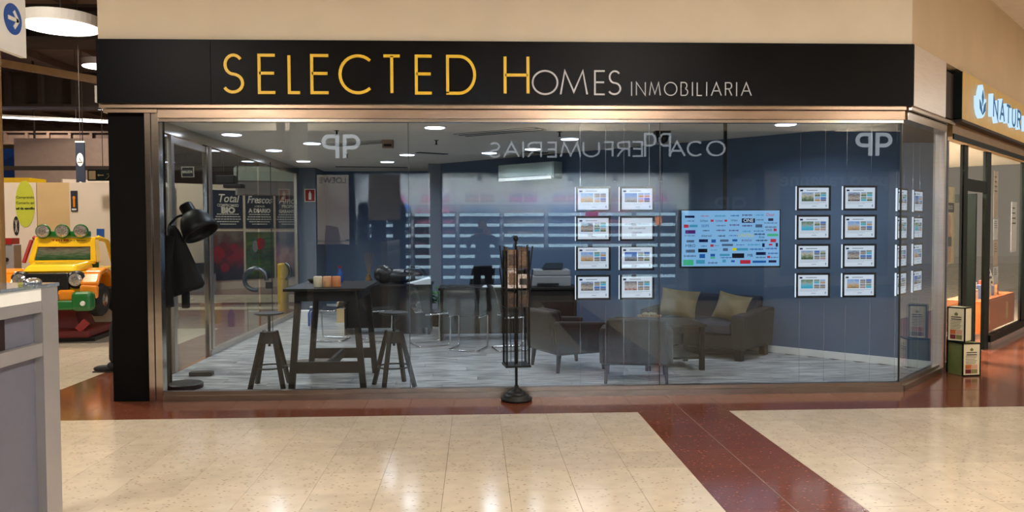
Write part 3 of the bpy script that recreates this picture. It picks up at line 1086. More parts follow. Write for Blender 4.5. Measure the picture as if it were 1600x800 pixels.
# black bag, laptop sleeve, papers on the left desk
t = thing('black_bag', 'slouched black leather bag lying on the left desk', 'bag', (-1.12, 4.66, 0.741))
mb = MB()
mb.ell((0, 0, 0.11), 0.34, 0.15, 0.11, 16, 8)
mb.ell((-0.25, -0.02, 0.14), 0.16, 0.13, 0.14, 14, 8)
mb.build('body', M['black_plastic'], t, smooth=True)
MB().tube([(0.05, -0.1, 0.19), (0.15, -0.12, 0.26), (0.3, -0.1, 0.24), (0.38, -0.06, 0.13)], 0.012, 6).build('strap', M['iron'], t, smooth=True)
t = thing('paper_stack', 'tilted pale folder of papers beside the black bag', 'papers', (-0.83, 4.47, 0.741), 0.2)
MB().hexa([(-.2, -.1, 0), (.15, -.1, 0), (.15, .12, 0), (-.2, .12, 0)], [(-.2, -.1, .01), (.15, -.1, .09), (.15, .12, .10), (-.2, .12, .01)]).build('sheet', M['paper'], t)
t = thing('paper_sheet', 'white sheet lying on the left desk edge, left of the bag', 'papers', (-1.72, 4.45, 0.741))
B(-.15, .15, -.08, .1, 0, .006).build('sheet', M['paper'], t)
t = thing('brown_vase', 'dark vase with bare reeds standing on the left desk', 'vase', (-1.62, 4.75, 0.741))
MB().lathe([(0.03, 0), (0.05, 0.03), (0.05, 0.07), (0.02, 0.13), (0.026, 0.14)], 16).build('pot', M['brass'], t, smooth=True)
for k in range(5):
    MB().tube([(0, 0, 0.12), (0.02 * (k - 2), 0.01 * k, 0.30), (0.035 * (k - 2), 0.01, 0.46)], 0.004, 5).build('reed', M['brass'], t)
# papers, printer, monitor on the middle desk
t = thing('paper_stack', 'loose white papers on the middle desk behind the postcard rack', 'papers', (0.34, 3.80, 0.741), -0.15)
B(-.24, .22, -.12, .12, 0, .012).build('sheet', M['paper'], t)
MB().hexa([(-.1, -.1, .013), (.3, -.13, .013), (.31, .09, .013), (-.09, .1, .013)], [(-.1, -.1, .02), (.3, -.13, .026), (.31, .09, .02), (-.09, .1, .018)]).build('sheet', M['paper'], t)
t = thing('printer', 'bulky grey office printer on the right end of the middle desk', 'printer', (1.06, 3.99, 0.741))
B(-0.28, 0.28, -0.22, 0.22, 0.0, 0.15).build('body', M['printer'], t, bevel=0.015)
B(-0.24, 0.27, -0.20, 0.22, 0.152, 0.235).build('scanner_lid', M['printer'], t, bevel=0.015)
B(-0.20, 0.10, -0.26, -0.222, 0.02, 0.05).build('paper_tray', M['black_plastic'], t)
MB().hexa([(-.12, -.2, .236), (.14, -.2, .236), (.14, .1, .236), (-.12, .1, .236)], [(-.10, -.2, .25), (.16, -.2, .25), (.2, .1, .32), (-.06, .1, .32)]).build('document_feeder', M['black_plastic'], t)
t = thing('document_box', 'grey card box file standing left of the printer', 'box', (0.68, 4.06, 0.741))
B(-0.05, 0.05, -0.13, 0.13, 0, 0.21).build('box', M['printer'], t, bevel=0.004)

# office chair behind the middle desk
oc = thing('office_chair', 'black reclined office chair on castors left of the middle desk', 'chair', (0.05, 4.72, 0.002), -2.6)
MB().hexa([(-.22, -.02, .50), (.22, -.02, .50), (.22, .05, .50), (-.22, .05, .50)], [(-.20, .12, 1.0), (.20, .12, 1.0), (.20, .16, 1.0), (-.20, .16, 1.0)]).build('backrest', M['black_plastic'], oc, bevel=0.02)
B(-.24, .24, -.48, -.02, .43, .50).build('seat', M['black_plastic'], oc, bevel=0.03)
MB().lathe([(0.03, 0.10), (0.03, 0.43)], 12, (0, -.22, 0)).build('gas_column', M['black_metal'], oc)
for k in range(5):
    a = 2 * PI * k / 5 + 0.2
    e = (0.28 * math.cos(a), -.22 + 0.28 * math.sin(a), 0.075)
    arm_o = MB().bar((0, -.22, 0.11), e, 0.05, 0.03).build('base_arm', M['black_metal'], oc)
    MB().lathe([(0.028, -0.02), (0.028, 0.02)], 14, (e[0], e[1], 0.030), (math.cos(a + 1), math.sin(a + 1), 0)).build('castor', M['rubber'], arm_o)


# ---- clear cantilever chairs
def acrylic_chair(label, loc, rz):
    """faces local +y"""
    t = thing('acrylic_chair', label, 'chair', loc, rz, 'clear acrylic cantilever chairs')
    prof = [(0.23, 0.455), (0.20, 0.462), (0.05, 0.452), (-0.12, 0.445), (-0.18, 0.462), (-0.215, 0.51), (-0.235, 0.60), (-0.262, 0.72), (-0.30, 0.83), (-0.305, 0.835)]
    w = 0.21
    vs, fs = [], []
    for i, (y, z) in enumerate(prof):
        a = prof[max(0, i - 1)]
        b = prof[min(len(prof) - 1, i + 1)]
        dy, dz = b[0] - a[0], b[1] - a[1]
        ln = math.hypot(dy, dz)
        ny, nz = -dz / ln * 0.004, dy / ln * 0.004
        ww = w - (0.02 if i > 6 else 0)
        vs += [(-ww, y - ny, z - nz), (ww, y - ny, z - nz), (ww, y + ny, z + nz), (-ww, y + ny, z + nz)]
    for i in range(len(prof) - 1):
        o = i * 4
        for j in range(4):
            fs.append((o + j, o + (j + 1) % 4, o + 4 + (j + 1) % 4, o + 4 + j))
    fs += [(0, 1, 2, 3), tuple(len(vs) - 4 + j for j in (3, 2, 1, 0))]
    MB().add(vs, fs).build('shell', M['acrylic'], t)
    p = [(-0.20, -0.16, 0.432), (-0.20, 0.20, 0.437), (-0.20, 0.185, 0.012), (-0.20, -0.24, 0.012), (0.20, -0.24, 0.012), (0.20, 0.185, 0.012), (0.20, 0.20, 0.437), (0.20, -0.16, 0.432)]
    MB().tube(round_path(p, 0.05), 0.011, 8).build('frame', M['chrome'], t, smooth=True)
    MB().tube([(-0.20, 0.17, 0.437), (0.20, 0.17, 0.437)], 0.008, 6).build('crossbar', M['chrome'], t)
    return t


acrylic_chair('clear acrylic chair with its back to the glass, at the middle desk', (-0.10, 2.93, 0.002), -0.32)
acrylic_chair('clear acrylic chair seen from the side, just right of the left glass joint', (-0.60, 3.32, 0.002), -PI / 2 + 0.42)
acrylic_chair('clear acrylic chair at the middle desk half hidden by the postcard rack', (0.47, 2.85, 0.002), -PI / 2 + 0.2)
acrylic_chair('clear acrylic chair seen under the bar table, facing left', (-2.06, 3.90, 0.002), PI / 2 - 0.2)
acrylic_chair('clear acrylic chair at the left desk, right of the bar table legs', (-1.36, 3.78, 0.002), -PI / 2 + 0.15)


# ---- grey armchairs and loveseat
def armchair(label, loc, rz):
    """faces local +y"""
    t = thing('armchair', label, 'armchair', loc, rz, 'grey armchairs')
    m = M['sofa']
    MB().hexa([(-.33, -.34, .20), (.33, -.34, .20), (.33, -.20, .20), (-.33, -.20, .20)], [(-.29, -.40, .66), (.29, -.40, .66), (.29, -.27, .66), (-.29, -.27, .66)]).build('backrest', m, t, bevel=0.03, seg=3)
    for s in (-1, 1):
        x0, x1 = (0.25, 0.36) if s > 0 else (-0.36, -0.25)
        MB().hexa([(x0, -.33, .20), (x1, -.33, .20), (x1, .34, .20), (x0, .34, .20)], [(x0, -.34, .56), (x1, -.34, .56), (x1, .36, .52), (x0, .36, .52)]).build('armrest', m, t, bevel=0.025, seg=3)
    B(-.33, .33, -.30, .33, .19, .30).build('seat_base', m, t, bevel=0.015)
    B(-.248, .248, -.24, .35, .302, .42).build('seat_cushion', m, t, bevel=0.035, seg=3)
    MB().hexa([(-.23, -.255, .40), (.23, -.255, .40), (.23, -.14, .40), (-.23, -.14, .40)], [(-.22, -.295, .66), (.22, -.295, .66), (.22, -.20, .67), (-.22, -.20, .67)]).build('back_cushion', m, t, bevel=0.03, seg=3)
    for sx in (-1, 1):
        for sy in (-1, 1):
            MB().bar((sx * .29, sy * .27, .192), (sx * .30, sy * .29, 0), 0.04, 0.04, w2=0.028, h2=0.028).build('leg', M['black_wood'], t)
    return t


armchair('grey armchair with its back to the glass, right of the glass joint', (1.64, 0.74, 0.002), -0.20)
armchair('grey armchair turned sideways just right of the postcard rack', (1.02, 1.50, 0.002), -1.17)

sf = thing('loveseat', 'grey two-seat sofa against the blue wall below the television', 'sofa', (2.85, 2.43, 0.002), 0.785 + PI / 2)
# local: +y faces the room
m = M['sofa_blue']
B(-.68, .68, -.40, .36, .12, .30).build('seat_base', M['sofa'], sf, bevel=0.02)
for s in (-1, 1):
    B(-.53 if s < 0 else .005, -.005 if s < 0 else .53, -.24, .40, .302, .43).build('seat_cushion', m, sf, bevel=0.03, seg=3)
    MB().hexa([(-.70 if s < 0 else .55, -.42, .12), (-.55 if s < 0 else .70, -.42, .12), (-.55 if s < 0 else .70, .38, .12), (-.70 if s < 0 else .55, .38, .12)],
              [(-.72 if s < 0 else .53, -.44, .59), (-.53 if s < 0 else .72, -.44, .59), (-.53 if s < 0 else .72, .40, .53), (-.72 if s < 0 else .53, .40, .53)]).build('armrest', M['sofa'], sf, bevel=0.04, seg=3)
MB().hexa([(-.55, -.42, .28), (.55, -.42, .28), (.55, -.25, .28), (-.55, -.25, .28)], [(-.56, -.47, .71), (.56, -.47, .71), (.56, -.33, .71), (-.56, -.33, .71)]).build('backrest', m, sf, bevel=0.04, seg=3)
for sx in (-1, 1):
    for sy in (-1, 1):
        B(sx * .62 - .04, sx * .62 + .04, sy * .32 - .04, sy * .32 + .04, 0, .125).build('leg', M['black_wood'], sf)


def pillow(label, loc, rot, s=0.42, th=0.13):
    n = 12
    vs, fs = [], []
    for side in (1, -1):
        for i in range(n + 1):
            for j in range(n + 1):
                u, v = -1 + 2 * i / n, -1 + 2 * j / n
                e = max(0.0, (1 - u * u) * (1 - v * v)) ** 0.45
                px = u * s / 2 * (1 - 0.10 * (1 - v * v))
                pz = v * s / 2 * (1 - 0.10 * (1 - u * u))
                vs.append((px, side * th / 2 * e * (1 + 0.12 * math.sin(5 * u + 3 * v)), pz))
    k = (n + 1) ** 2
    for sd in (0, 1):
        for i in range(n):
            for j in range(n):
                a = sd * k + i * (n + 1) + j
                q = (a, a + 1, a + n + 2, a + n + 1)
                fs.append(q if sd else tuple(reversed(q)))
    o = MB().add(vs, fs).build('scatter_cushion', M['cushion'], None, smooth=True)
    o.location = loc
    o.rotation_euler = rot
    o.scale = (1.18, 1.0, 0.86)
    return tag(o, label, 'cushion', 'beige sofa cushions')


pillow('beige satin cushion propped at the left end of the sofa', (2.56, 2.60, 0.605), (-0.36, 0.08, -0.60), 0.43)
pillow('beige satin cushion leaning on the right arm of the sofa', (3.07, 2.08, 0.60), (-0.38, 0.12, -0.95), 0.40)

st = thing('side_table', 'dark coffee table between the armchairs and the sofa', 'table', (2.15, 1.50, 0.002), 0.04)
B(-.34, .34, -.34, .34, .475, .505).build('tabletop', M['brown_black_wood'], st, bevel=.004)
B(-.30, .30, -.30, .30, .40, .474).build('apron', M['brown_black_wood'], st)
B(-.29, .29, -.29, .29, .12, .14).build('shelf', M['brown_black_wood'], st)
for sx in (-1, 1):
    for sy in (-1, 1):
        B(sx * .30 - .025, sx * .30 + .025, sy * .30 - .025, sy * .30 + .025, 0, .474).build('leg', M['brown_black_wood'], st)
t = thing('centrepiece_bowl', 'small gilt bowl of trinkets on the coffee table', 'bowl', (1.98, 1.66, 0.508))
MB().lathe([(0.05, 0), (0.11, 0.015), (0.14, 0.05), (0.13, 0.05), (0.09, 0.02)], 20).build('bowl', M['brass'], t, smooth=True)
for k in range(6):
    a = k * 1.05
    MB().ell((0.06 * math.cos(a), 0.06 * math.sin(a), 0.055), 0.03, 0.03, 0.028, 8, 5).build('trinket', M['cushion'], t, smooth=True)

# ---- television hanging from its ceiling pole
tv = thing('television', 'large flat television hanging from a ceiling pole, showing company logos', 'television', (2.65, 0.86, 0))
B(-.53, .53, -.025, .02, 1.135, 1.745).build('bezel', M['bezel'], tv, bevel=0.004)
M['tv'] = emit('tv_screen', (140, 192, 238), 0.95)
B(-.515, .515, -.028, -.0252, 1.155, 1.733).build('screen', M['tv'], tv)
B(-.045, -.015, .06, .09, 1.3, 2.70).build('pole', M['black_metal'], tv)
B(-.12, .06, .022, .062, 1.35, 1.6).build('bracket', M['black_metal'], tv)
tvc = {'n': emit('tv_navy', (24, 34, 78), 0.9), 'b': emit('tv_blue', (38, 96, 176), 0.9), 'r': emit('tv_red', (196, 46, 72), 0.9), 'p': emit('tv_purple', (86, 46, 120), 0.9),
       'g': emit('tv_green', (70, 190, 140), 0.9), 'y': emit('tv_yellow', (226, 212, 40), 0.9), 'k': emit('tv_black', (22, 24, 36), 0.9), 'c': emit('tv_cyan', (74, 160, 196), 0.9), 's': emit('tv_slate', (84, 106, 140), 0.9), 'w': emit('tv_white', (225, 240, 255), 0.95)}
# (column, row, width, height, colour, words) on an 1143x800 grid of the screen
LG = [(203, 210, 86, 20, 'n', ''), (340, 205, 76, 8, 'r', ''), (475, 204, 100, 18, 'c', ''), (603, 202, 76, 14, 'b', ''), (716, 197, 92, 16, 'p', ''), (822, 197, 76, 12, 'c', ''), (922, 195, 0, 34, 'r', 'Dear'),
      (210, 248, 66, 12, 's', ''), (330, 247, 0, 26, 'n', 'Urban'), (402, 246, 26, 20, 'r', ''), (466, 247, 0, 24, 'n', 'Urban'), (524, 246, 24, 18, 'r', ''), (600, 243, 0, 22, 'n', 'Urban'), (726, 246, 118, 40, 'n', 'ONE'), (828, 240, 66, 12, 's', ''), (926, 238, 46, 24, 'n', ''), (926, 268, 116, 8, 'n', ''),
      (172, 294, 42, 30, 'r', ''), (236, 292, 74, 22, 'c', ''), (341, 293, 0, 30, 'b', 'SEIPE'), (480, 290, 88, 12, 's', ''), (602, 285, 86, 14, 'p', ''), (714, 292, 92, 18, 'p', ''), (820, 294, 60, 28, 's', ''), (928, 305, 108, 16, 's', ''),
      (209, 345, 90, 32, 'p', ''), (348, 334, 62, 12, 'n', ''), (480, 332, 86, 14, 'p', ''), (596, 334, 84, 14, 'p', ''), (708, 342, 76, 16, 'c', ''), (818, 340, 86, 8, 'n', ''), (910, 333, 0, 26, 'k', 'VIVE'), (966, 330, 28, 24, 'r', ''),
      (206, 378, 94, 10, 's', ''), (352, 380, 0, 28, 'n', 'interval'), (486, 382, 66, 14, 'n', ''), (594, 379, 88, 10, 'b', ''), (704, 379, 0, 34, 'y', 'CASTELL'), (826, 368, 96, 16, 'n', ''), (846, 394, 0, 24, 'n', 'Area'), (944, 376, 98, 22, 'g', ''),
      (209, 428, 68, 20, 's', ''), (326, 424, 80, 26, 'n', ''), (416, 427, 40, 28, 'b', ''), (512, 424, 76, 20, 's', ''), (606, 422, 44, 20, 'b', ''), (712, 424, 0, 24, 'p', 'BONDA'), (846, 424, 110, 16, 'n', ''), (950, 426, 50, 30, 'r', ''),
      (210, 470, 0, 34, 'n', 'MIRO'), (330, 472, 56, 12, 'b', ''), (402, 468, 28, 22, 'r', ''), (442, 469, 44, 8, 's', ''), (540, 463, 98, 20, 's', ''), (656, 463, 72, 10, 'b', ''), (776, 462, 108, 16, 'c', ''), (862, 466, 22, 32, 'n', ''), (926, 462, 32, 16, 'r', ''), (982, 464, 20, 34, 'n', ''),
      (210, 516, 82, 26, 's', ''), (320, 512, 82, 32, 'k', ''), (422, 508, 60, 10, 'c', ''), (522, 504, 44, 26, 's', ''), (602, 502, 40, 24, 'y', ''), (673, 502, 102, 22, 'c', ''), (798, 502, 124, 18, 'b', ''), (930, 497, 106, 16, 'b', ''),
      (206, 560, 108, 18, 's', ''), (316, 561, 50, 36, 'b', ''), (409, 553, 40, 24, 'b', ''), (409, 576, 40, 16, 'g', ''), (516, 552, 88, 20, 'c', ''), (528, 576, 100, 12, 'b', ''), (636, 559, 108, 42, 'k', ''), (742, 558, 0, 34, 'n', 'MB'), (840, 541, 88, 26, 'n', ''), (950, 540, 92, 16, 'b', ''), (838, 576, 88, 14, 's', ''), (910, 572, 28, 20, 'r', ''), (962, 576, 66, 12, 's', ''),
      (192, 618, 92, 50, 'g', ''), (300, 612, 78, 34, 'c', ''), (410, 622, 82, 18, 's', ''), (511, 606, 30, 26, 'c', ''), (590, 608, 32, 18, 'b', ''), (700, 615, 94, 34, 'r', ''), (826, 614, 122, 20, 'b', ''), (944, 612, 70, 22, 'n', '')]
LG = [(cx, cy, w, h, c, s) for cx, cy, w, h, c, s in LG]
SX, SZ = 1.03 / 872.0, 0.578 / 496.0
bars = {}
for cx, cy, w, h, c, s in LG:
    X, Z = (cx - 569) * SX, 1.444 - (cy - 404) * SZ
    if w:
        if h > 18 or w < 44:
            bars.setdefault(c, MB()).box(X - w * SX / 2, X + w * SX / 2, -.0295, -.0283, Z - h * SZ / 2, Z + h * SZ / 2)
        else:                                                   # a small wordmark: a row of letter-like blocks
            k = max(3, int(w / 11))
            for q in range(k):
                xx = X - w * SX / 2 + (q + 0.5) * w * SX / k
                hh = h * SZ * (0.45 + 0.25 * ((q * 7 + int(cx)) % 3))
                bars.setdefault(c, MB()).box(xx - w * SX / k * 0.36, xx + w * SX / k * 0.36, -.0295, -.0283, Z - hh / 2, Z + hh / 2)
    if s:
        text(s, tvc['w'] if w else tvc[c], tv, (X, -.0300, Z), h * SZ * 1.1, name='screen_lettering', extrude=0.0003)
for c, mb in bars.items():
    tag(mb.build('screen_logos', tvc[c], tv), kind='stuff')

# ---- lit listing displays hanging on cables behind the glass
PH = [photo('listing_photo_a', [(150, 120, 90), (206, 170, 130), (170, 190, 220), (120, 165, 225)], 0.9, 4, 1), photo('listing_photo_b', [(70, 80, 60), (120, 140, 110), (200, 190, 170), (110, 160, 220)], 0.9, 5, 2),
      photo('listing_photo_c', [(60, 60, 70), (150, 150, 155), (90, 130, 200), (70, 110, 190)], 0.9, 5, 3), photo('listing_photo_d', [(90, 80, 80), (190, 180, 170), (120, 110, 110), (160, 180, 210)], 0.9, 6, 4),
      photo('listing_photo_e', [(70, 170, 200), (90, 190, 215), (160, 170, 160), (80, 120, 90)], 0.9, 5, 5), photo('listing_photo_f', [(150, 70, 60), (200, 190, 190), (170, 160, 150), (110, 110, 130)], 0.9, 6, 6)]
FR = MB()
DW, DH, BZ = 0.330, 0.238, 0.020
dproto = None
pict_src = {}


def display(label, group, loc, rz, seed, variant='listing'):
    t = thing('listing_display', label, 'display', loc, rz, group)
    f = MB().box(-DW / 2, DW / 2, -.010, .010, -DH / 2, -DH / 2 + BZ).box(-DW / 2, DW / 2, -.010, .010, DH / 2 - BZ, DH / 2).box(-DW / 2, -DW / 2 + BZ, -.010, .010, -DH / 2 + BZ, DH / 2 - BZ).box(DW / 2 - BZ, DW / 2, -.010, .010, -DH / 2 + BZ, DH / 2 - BZ)
    def shared(key, mk):
        if key not in pict_src:
            pict_src[key] = mk().data
        me = pict_src[key]
        return me
    def part(name, key, mb, m):
        me = pict_src.get(key)
        if me is None:
            o = mb.build(name, m, t)
            pict_src[key] = o.data
            return o
        o = bpy.data.objects.new(name, me)
        COL.objects.link(o)
        o.parent = t
        return o
    part('bezel', 'bezel', f, M['bezel'])
    part('page', 'page', B(-DW / 2 + BZ, DW / 2 - BZ, -.006, .008, -DH / 2 + BZ, DH / 2 - BZ), M['page'])
    part('lit_edge', 'edge', B(-DW / 2 - .006, -DW / 2 - .0005, -.008, .008, -DH / 2 + .006, DH / 2 - .006), M['page_side'])
    x0, z1 = -DW / 2 + BZ, DH / 2 - BZ
    rnd = random.Random(seed)
    if variant == 'notice':
        text('ESTAMOS CERRADOS', M['print_navy'], t, (0, -.0066, .04), .024, name='notice_lettering')
        text('POR ASUNTOS', M['print_navy'], t, (0, -.0066, .0), .024, name='notice_lettering')
        text('GRACIAS', M['print_navy'], t, (0, -.0066, -.04), .024, name='notice_lettering')
        return t
    part('logo_block', 'logo', B(x0 + .014, x0 + .042, -.0072, -.0061, z1 - .034, z1 - .018), M['print_navy'])
    hd = MB()
    for k in range(9):
        hd.box(x0 + .075 + k * .012, x0 + .085 + k * .012, -.0070, -.0061, z1 - .028, z1 - .021)
    for k in range(20):
        hd.box(x0 + .02 + k * .0125, x0 + .029 + k * .0125, -.0070, -.0061, -.044, -.041)
    for k in range(14):
        hd.box(x0 + .02 + k * .0125, x0 + .028 + k * .0125, -.0070, -.0061, -.056, -.053)
    for k in range(4):
        hd.box(x0 + .13 + k * .011, x0 + .139 + k * .011, -.0070, -.0061, -.078, -.073)
    hd.box(x0 + .262, x0 + .270, -.0070, -.0061, -.082, -.062)
    part('text_lines', 'lines', hd, M['print_grey'])
    i = seed % 6
    part('photo', ('big', i), B(x0 + .028, x0 + .145, -.0072, -.0061, -.030, .055), PH[i])
    for q, (dx, dz) in enumerate(((0, 0), (1, 0), (0, 1), (1, 1))):
        k = rnd.randrange(6)
        part('photo', ('small', q, k), B(x0 + .155 + dx * .058, x0 + .207 + dx * .058, -.0072, -.0061, .016 - dz * .045, .055 - dz * .045), PH[k])
    return t


RW = ('top', 'second', 'third', 'bottom')
for bank, xs, zt, nm in (('left of the television', (1.105, 1.52), 1.828, 'L'), ('right of the television', (3.215, 3.665), 1.832, 'R')):
    for c, xc in enumerate(xs):
        for k in range(4):
            v = 'notice' if (nm == 'L' and c == 1 and k == 1) else 'listing'
            what = 'notice with big lettering' if v == 'notice' else 'property listing display'
            display(f'lit {what}, {RW[k]} row, {("left", "right")[c]} column, {bank}', 'lit displays ' + bank, (xc, 0.12, zt - k * 0.277), 0, (k * 3 + c * 2 + (nm == 'R')) , v)
        cab = thing('display_cable', f'thin steel cable pair carrying the {("left", "right")[c]} column of displays {bank}', 'cable', (xc, 0.12, 0), 0, 'display cables')
        for s in (-1, 1):
            MB().tube([(s * 0.12, 0.016, 0.003), (s * 0.12, 0.016, 2.70)], 0.0012, 5).build('cable', M['chrome'], cab)
for c, s in enumerate((0.45, 0.985)):
    for k in range(4):
        p = W(s, 0.12, 1.822 - k * 0.277)
        display(f'lit property listing display, {RW[k]} row, {("inner", "outer")[c]} column behind the angled corner pane', 'lit displays behind the angled pane', p, PI / 4, k * 2 + c + 1)
    cab = thing('display_cable', f'thin steel cable pair carrying the {("inner", "outer")[c]} column behind the angled pane', 'cable', W(s, 0.12, 0), PI / 4, 'display cables')
    for q in (-1, 1):
        MB().tube([(q * 0.12, 0.016, 0.003), (q * 0.12, 0.016, 2.70)], 0.0012, 5).build('cable', M['chrome'], cab)

# ---- postcard rack in front of the glass
rk = thing('postcard_rack', 'black wire spinner rack of leaflets standing before the shop glass', 'rack', (0.36, -0.19, 0))
prof = [(0.128, 0.0), (0.142, 0.008), (0.142, 0.028), (0.112, 0.036), (0.116, 0.050), (0.104, 0.058), (0.084, 0.062), (0.086, 0.076), (0.074, 0.084), (0.050, 0.088), (0.048, 0.102), (0.024, 0.112), (0.018, 0.14)]
MB().lathe(prof, 32).build('base', M['iron'], rk, smooth=True)
MB().lathe([(0.012, 0.14), (0.012, 1.40)], 12).build('pole', M['black_metal'], rk)
MB().lathe([(0.008, 1.40), (0.012, 1.42), (0.007, 1.435), (0.020, 1.45), (0.024, 1.468), (0.016, 1.487), (0.003, 1.492)], 16).build('finial', M['black_metal'], rk, smooth=True)
MB().box(-.115, .115, -.115, .115, 0.318, 0.335).build('cage_floor', M['black_metal'], rk, rot=(0, 0, 0.12))
for a in range(4):
    for q in range(4):
        p = Vector((-.098 + q * 0.0653, -.104, 0))
        p.rotate(Matrix.Rotation(a * PI / 2 + 0.12, 3, 'Z'))
        MB().tube([(p.x, p.y, 0.335), (p.x, p.y, 1.36)], 0.0035 if q in (1, 2) else 0.005, 6).build('wire', M['black_metal'], rk)
for a in range(4):                                         # flared pocket stays at the four corners, two tiers
    for z0, z1 in ((0.98, 1.19), (1.18, 1.40)):
        c0, c1 = Vector((-.106, -.106, z0)), Vector((-.128, -.128, z1))
        for c in (c0, c1):
            c.rotate(Matrix.Rotation(a * PI / 2 + 0.12, 3, 'Z'))
        MB().bar(c0, c1, .012, .012).build('pocket_stay', M['black_metal'], rk)
for z in (0.85, 1.02, 1.19):
    pts = [Vector((sx * .106, sy * .106, z)) for sx, sy in ((-1, -1), (1, -1), (1, 1), (-1, 1))]
    for p in pts:
        p.rotate(Matrix.Rotation(0.12, 3, 'Z'))
    MB().tube(pts, 0.004, 6, True).build('hoop', M['black_metal'], rk)
LC = [mat('leaflet_%s' % n, c, 0.45, var=0.15, scale=40, c2=c2) for n, c, c2 in (('brown', (44, 30, 22), (74, 52, 36)), ('tan', (84, 64, 44), (112, 88, 64)), ('dark', (22, 19, 18), (42, 34, 29)), ('white', (205, 200, 196), (120, 92, 84)))]
k = 0
for a in range(4):
    for rr, z in enumerate((0.855, 1.025, 1.195)):
        for q in range(2):
            lab = ('leaflet tucked in the %s pocket of the postcard rack, %s side, %s place' % (('bottom', 'middle', 'top')[rr], ('front', 'right', 'back', 'left')[a], ('first', 'second')[q]))
            h = (0.150 if rr < 2 else 0.17) + 0.025 * ((k * 7 + a) % 3 - 1)
            lf = thing('leaflet', lab, 'leaflet', (0.36, -0.19, 0), a * PI / 2 + 0.12, 'leaflets in the postcard rack')
            x0 = -.093 + q * .095
            MB().hexa([(x0, -.094, z), (x0 + .078, -.094, z), (x0 + .078, -.082, z), (x0, -.082, z)], [(x0, -.101, z + h), (x0 + .078, -.101, z + h), (x0 + .078, -.089, z + h), (x0, -.089, z + h)]).build('cover', LC[(k * 5 + a + rr) % 3] if not (a == 0 and rr == 1) else LC[3], lf)
            if a == 0:
                y = -.0945
                MB().hexa([(x0 + .012, y - .0025, z + .03), (x0 + .076, y - .0025, z + .03), (x0 + .076, y - .0015, z + .03), (x0 + .012, y - .0015, z + .03)], [(x0 + .012, y - .0065, z + h - .04), (x0 + .076, y - .0065, z + h - .04), (x0 + .076, y - .0055, z + h - .04), (x0 + .012, y - .0055, z + h - .04)]).build('picture', LC[(k + 2) % 3], lf)
            k += 1

# ---- ceiling fittings
def vent(label, x, y, L, rz, n=4):
    t = thing('slot_vent', label, 'vent', (x, y, 2.70), rz, 'slot vents in the shop ceiling')
    B(-L / 2, L / 2, -.13, .13, -.006, 0).build('frame', M['printer'], t)
    for k in range(n):
        yy = -.10 + k * 0.2 / (n - 1)
        B(-L / 2 + .02, L / 2 - .02, yy - .016, yy + .016, -.012, -.0062).build('slat', M['white'] if k % 2 == 0 else M['black_plastic'], t)


vent('long slotted ceiling vent just right of the left glass joint', 0.28, 2.10, 1.15, -0.62)
vent('long slotted ceiling vent behind the left monogram reflection', -1.55, 3.35, 0.95, -0.55)
for lab, x, y, w, rz in (('small black ceiling grille in the back of the room', -0.65, 4.75, 0.5, 0.6), ('dark ceiling hatch slot along the back wall', -1.9, 7.4, 1.3, 0.15), ('small dark ceiling grille above the air conditioner', 0.9, 4.6, 0.4, 0.5), ('pale ceiling grille left of the television pole', 2.38, 1.05, 0.35, 0.5)):
    t = thing('ceiling_grille', lab, 'vent', (x, y, 2.70), rz, 'small ceiling grilles')
    B(-w / 2, w / 2, -.06, .06, -.008, 0).build('frame', M['black_plastic'] if 'pale' not in lab else M['printer'], t)
for lab, x, y in (('second from the left', -1.6, 2.0), ('near the glass joint', -0.5, 3.0), ('right of the rack', 1.0, 2.1), ('far left back', -1.95, 4.9)):
    t = thing('sprinkler_head', 'small dark sprinkler head on the shop ceiling, ' + lab, 'sprinkler', (x, y, 2.70), 0, 'sprinkler heads')
    MB().lathe([(0.012, -0.06), (0.028, -0.055), (0.010, -0.05), (0.010, -0.006), (0.03, -0.005), (0.03, 0)], 12).build('head', M['black_metal'], t)
t = thing('dome_camera', 'black dome camera on a ceiling bracket behind the glass joint', 'camera', (2.21, 2.03, 2.70))
B(-.09, .09, -.06, .06, -.06, 0).build('bracket', M['black_plastic'], t)
MB().lathe([(0.02, -0.15), (0.06, -0.125), (0.075, -0.08), (0.075, -0.061)], 20).build('dome', M['black_plastic'], t, smooth=True)
MB().tube([(0, 0, -0.14), (0, 0, -0.98)], 0.004, 6).build('cable', M['black_plastic'], t)
t = thing('projector_mount', 'small brown ceiling device with socket behind the left monogram reflection', 'device', (-1.12, 3.0, 2.70))
B(-.07, .07, -.05, .05, -.10, 0).build('box', M['hall_pale'], t)
B(-.05, .05, -.055, -.0505, -.085, -.055).build('socket', M['black_plastic'], t)
ac = thing('air_conditioner', 'grey green wall air conditioner high on the blue wall', 'air conditioner', (0.92, 5.06, 0), -0.785 - 0.0 )
B(-.56, .56, -.22, -.003, 2.31, 2.56).build('casing', M['ac_front'], ac, bevel=0.012)
B(-.55, .55, -.235, -.222, 2.36, 2.55).build('front_panel', M['ac_front'], ac)
MB().hexa([(-.54, -.25, 2.30), (.54, -.25, 2.30), (.54, -.225, 2.31), (-.54, -.225, 2.31)], [(-.54, -.245, 2.345), (.54, -.245, 2.345), (.54, -.224, 2.355), (-.54, -.224, 2.355)]).build('louvre', M['white'], ac)
t = thing('extinguisher_sign', 'red and white fire extinguisher sign on the grey wall end', 'sign', (-3.06, 7.57, 2.19))
B(-.10, .10, -.008, 0.0, -.12, .12).build('plate', M['print_white'], t)
B(-.085, .085, -.011, -.0082, -.105, .105).build('red_field', M['red'], t)
MB().prism([(-.025, -.08), (.025, -.08), (.025, .03), (.01, .05), (.01, .075), (-.01, .075), (-.01, .05), (-.025, .03)], -.013, -.0112).build('extinguisher_symbol', M['print_white'], t)
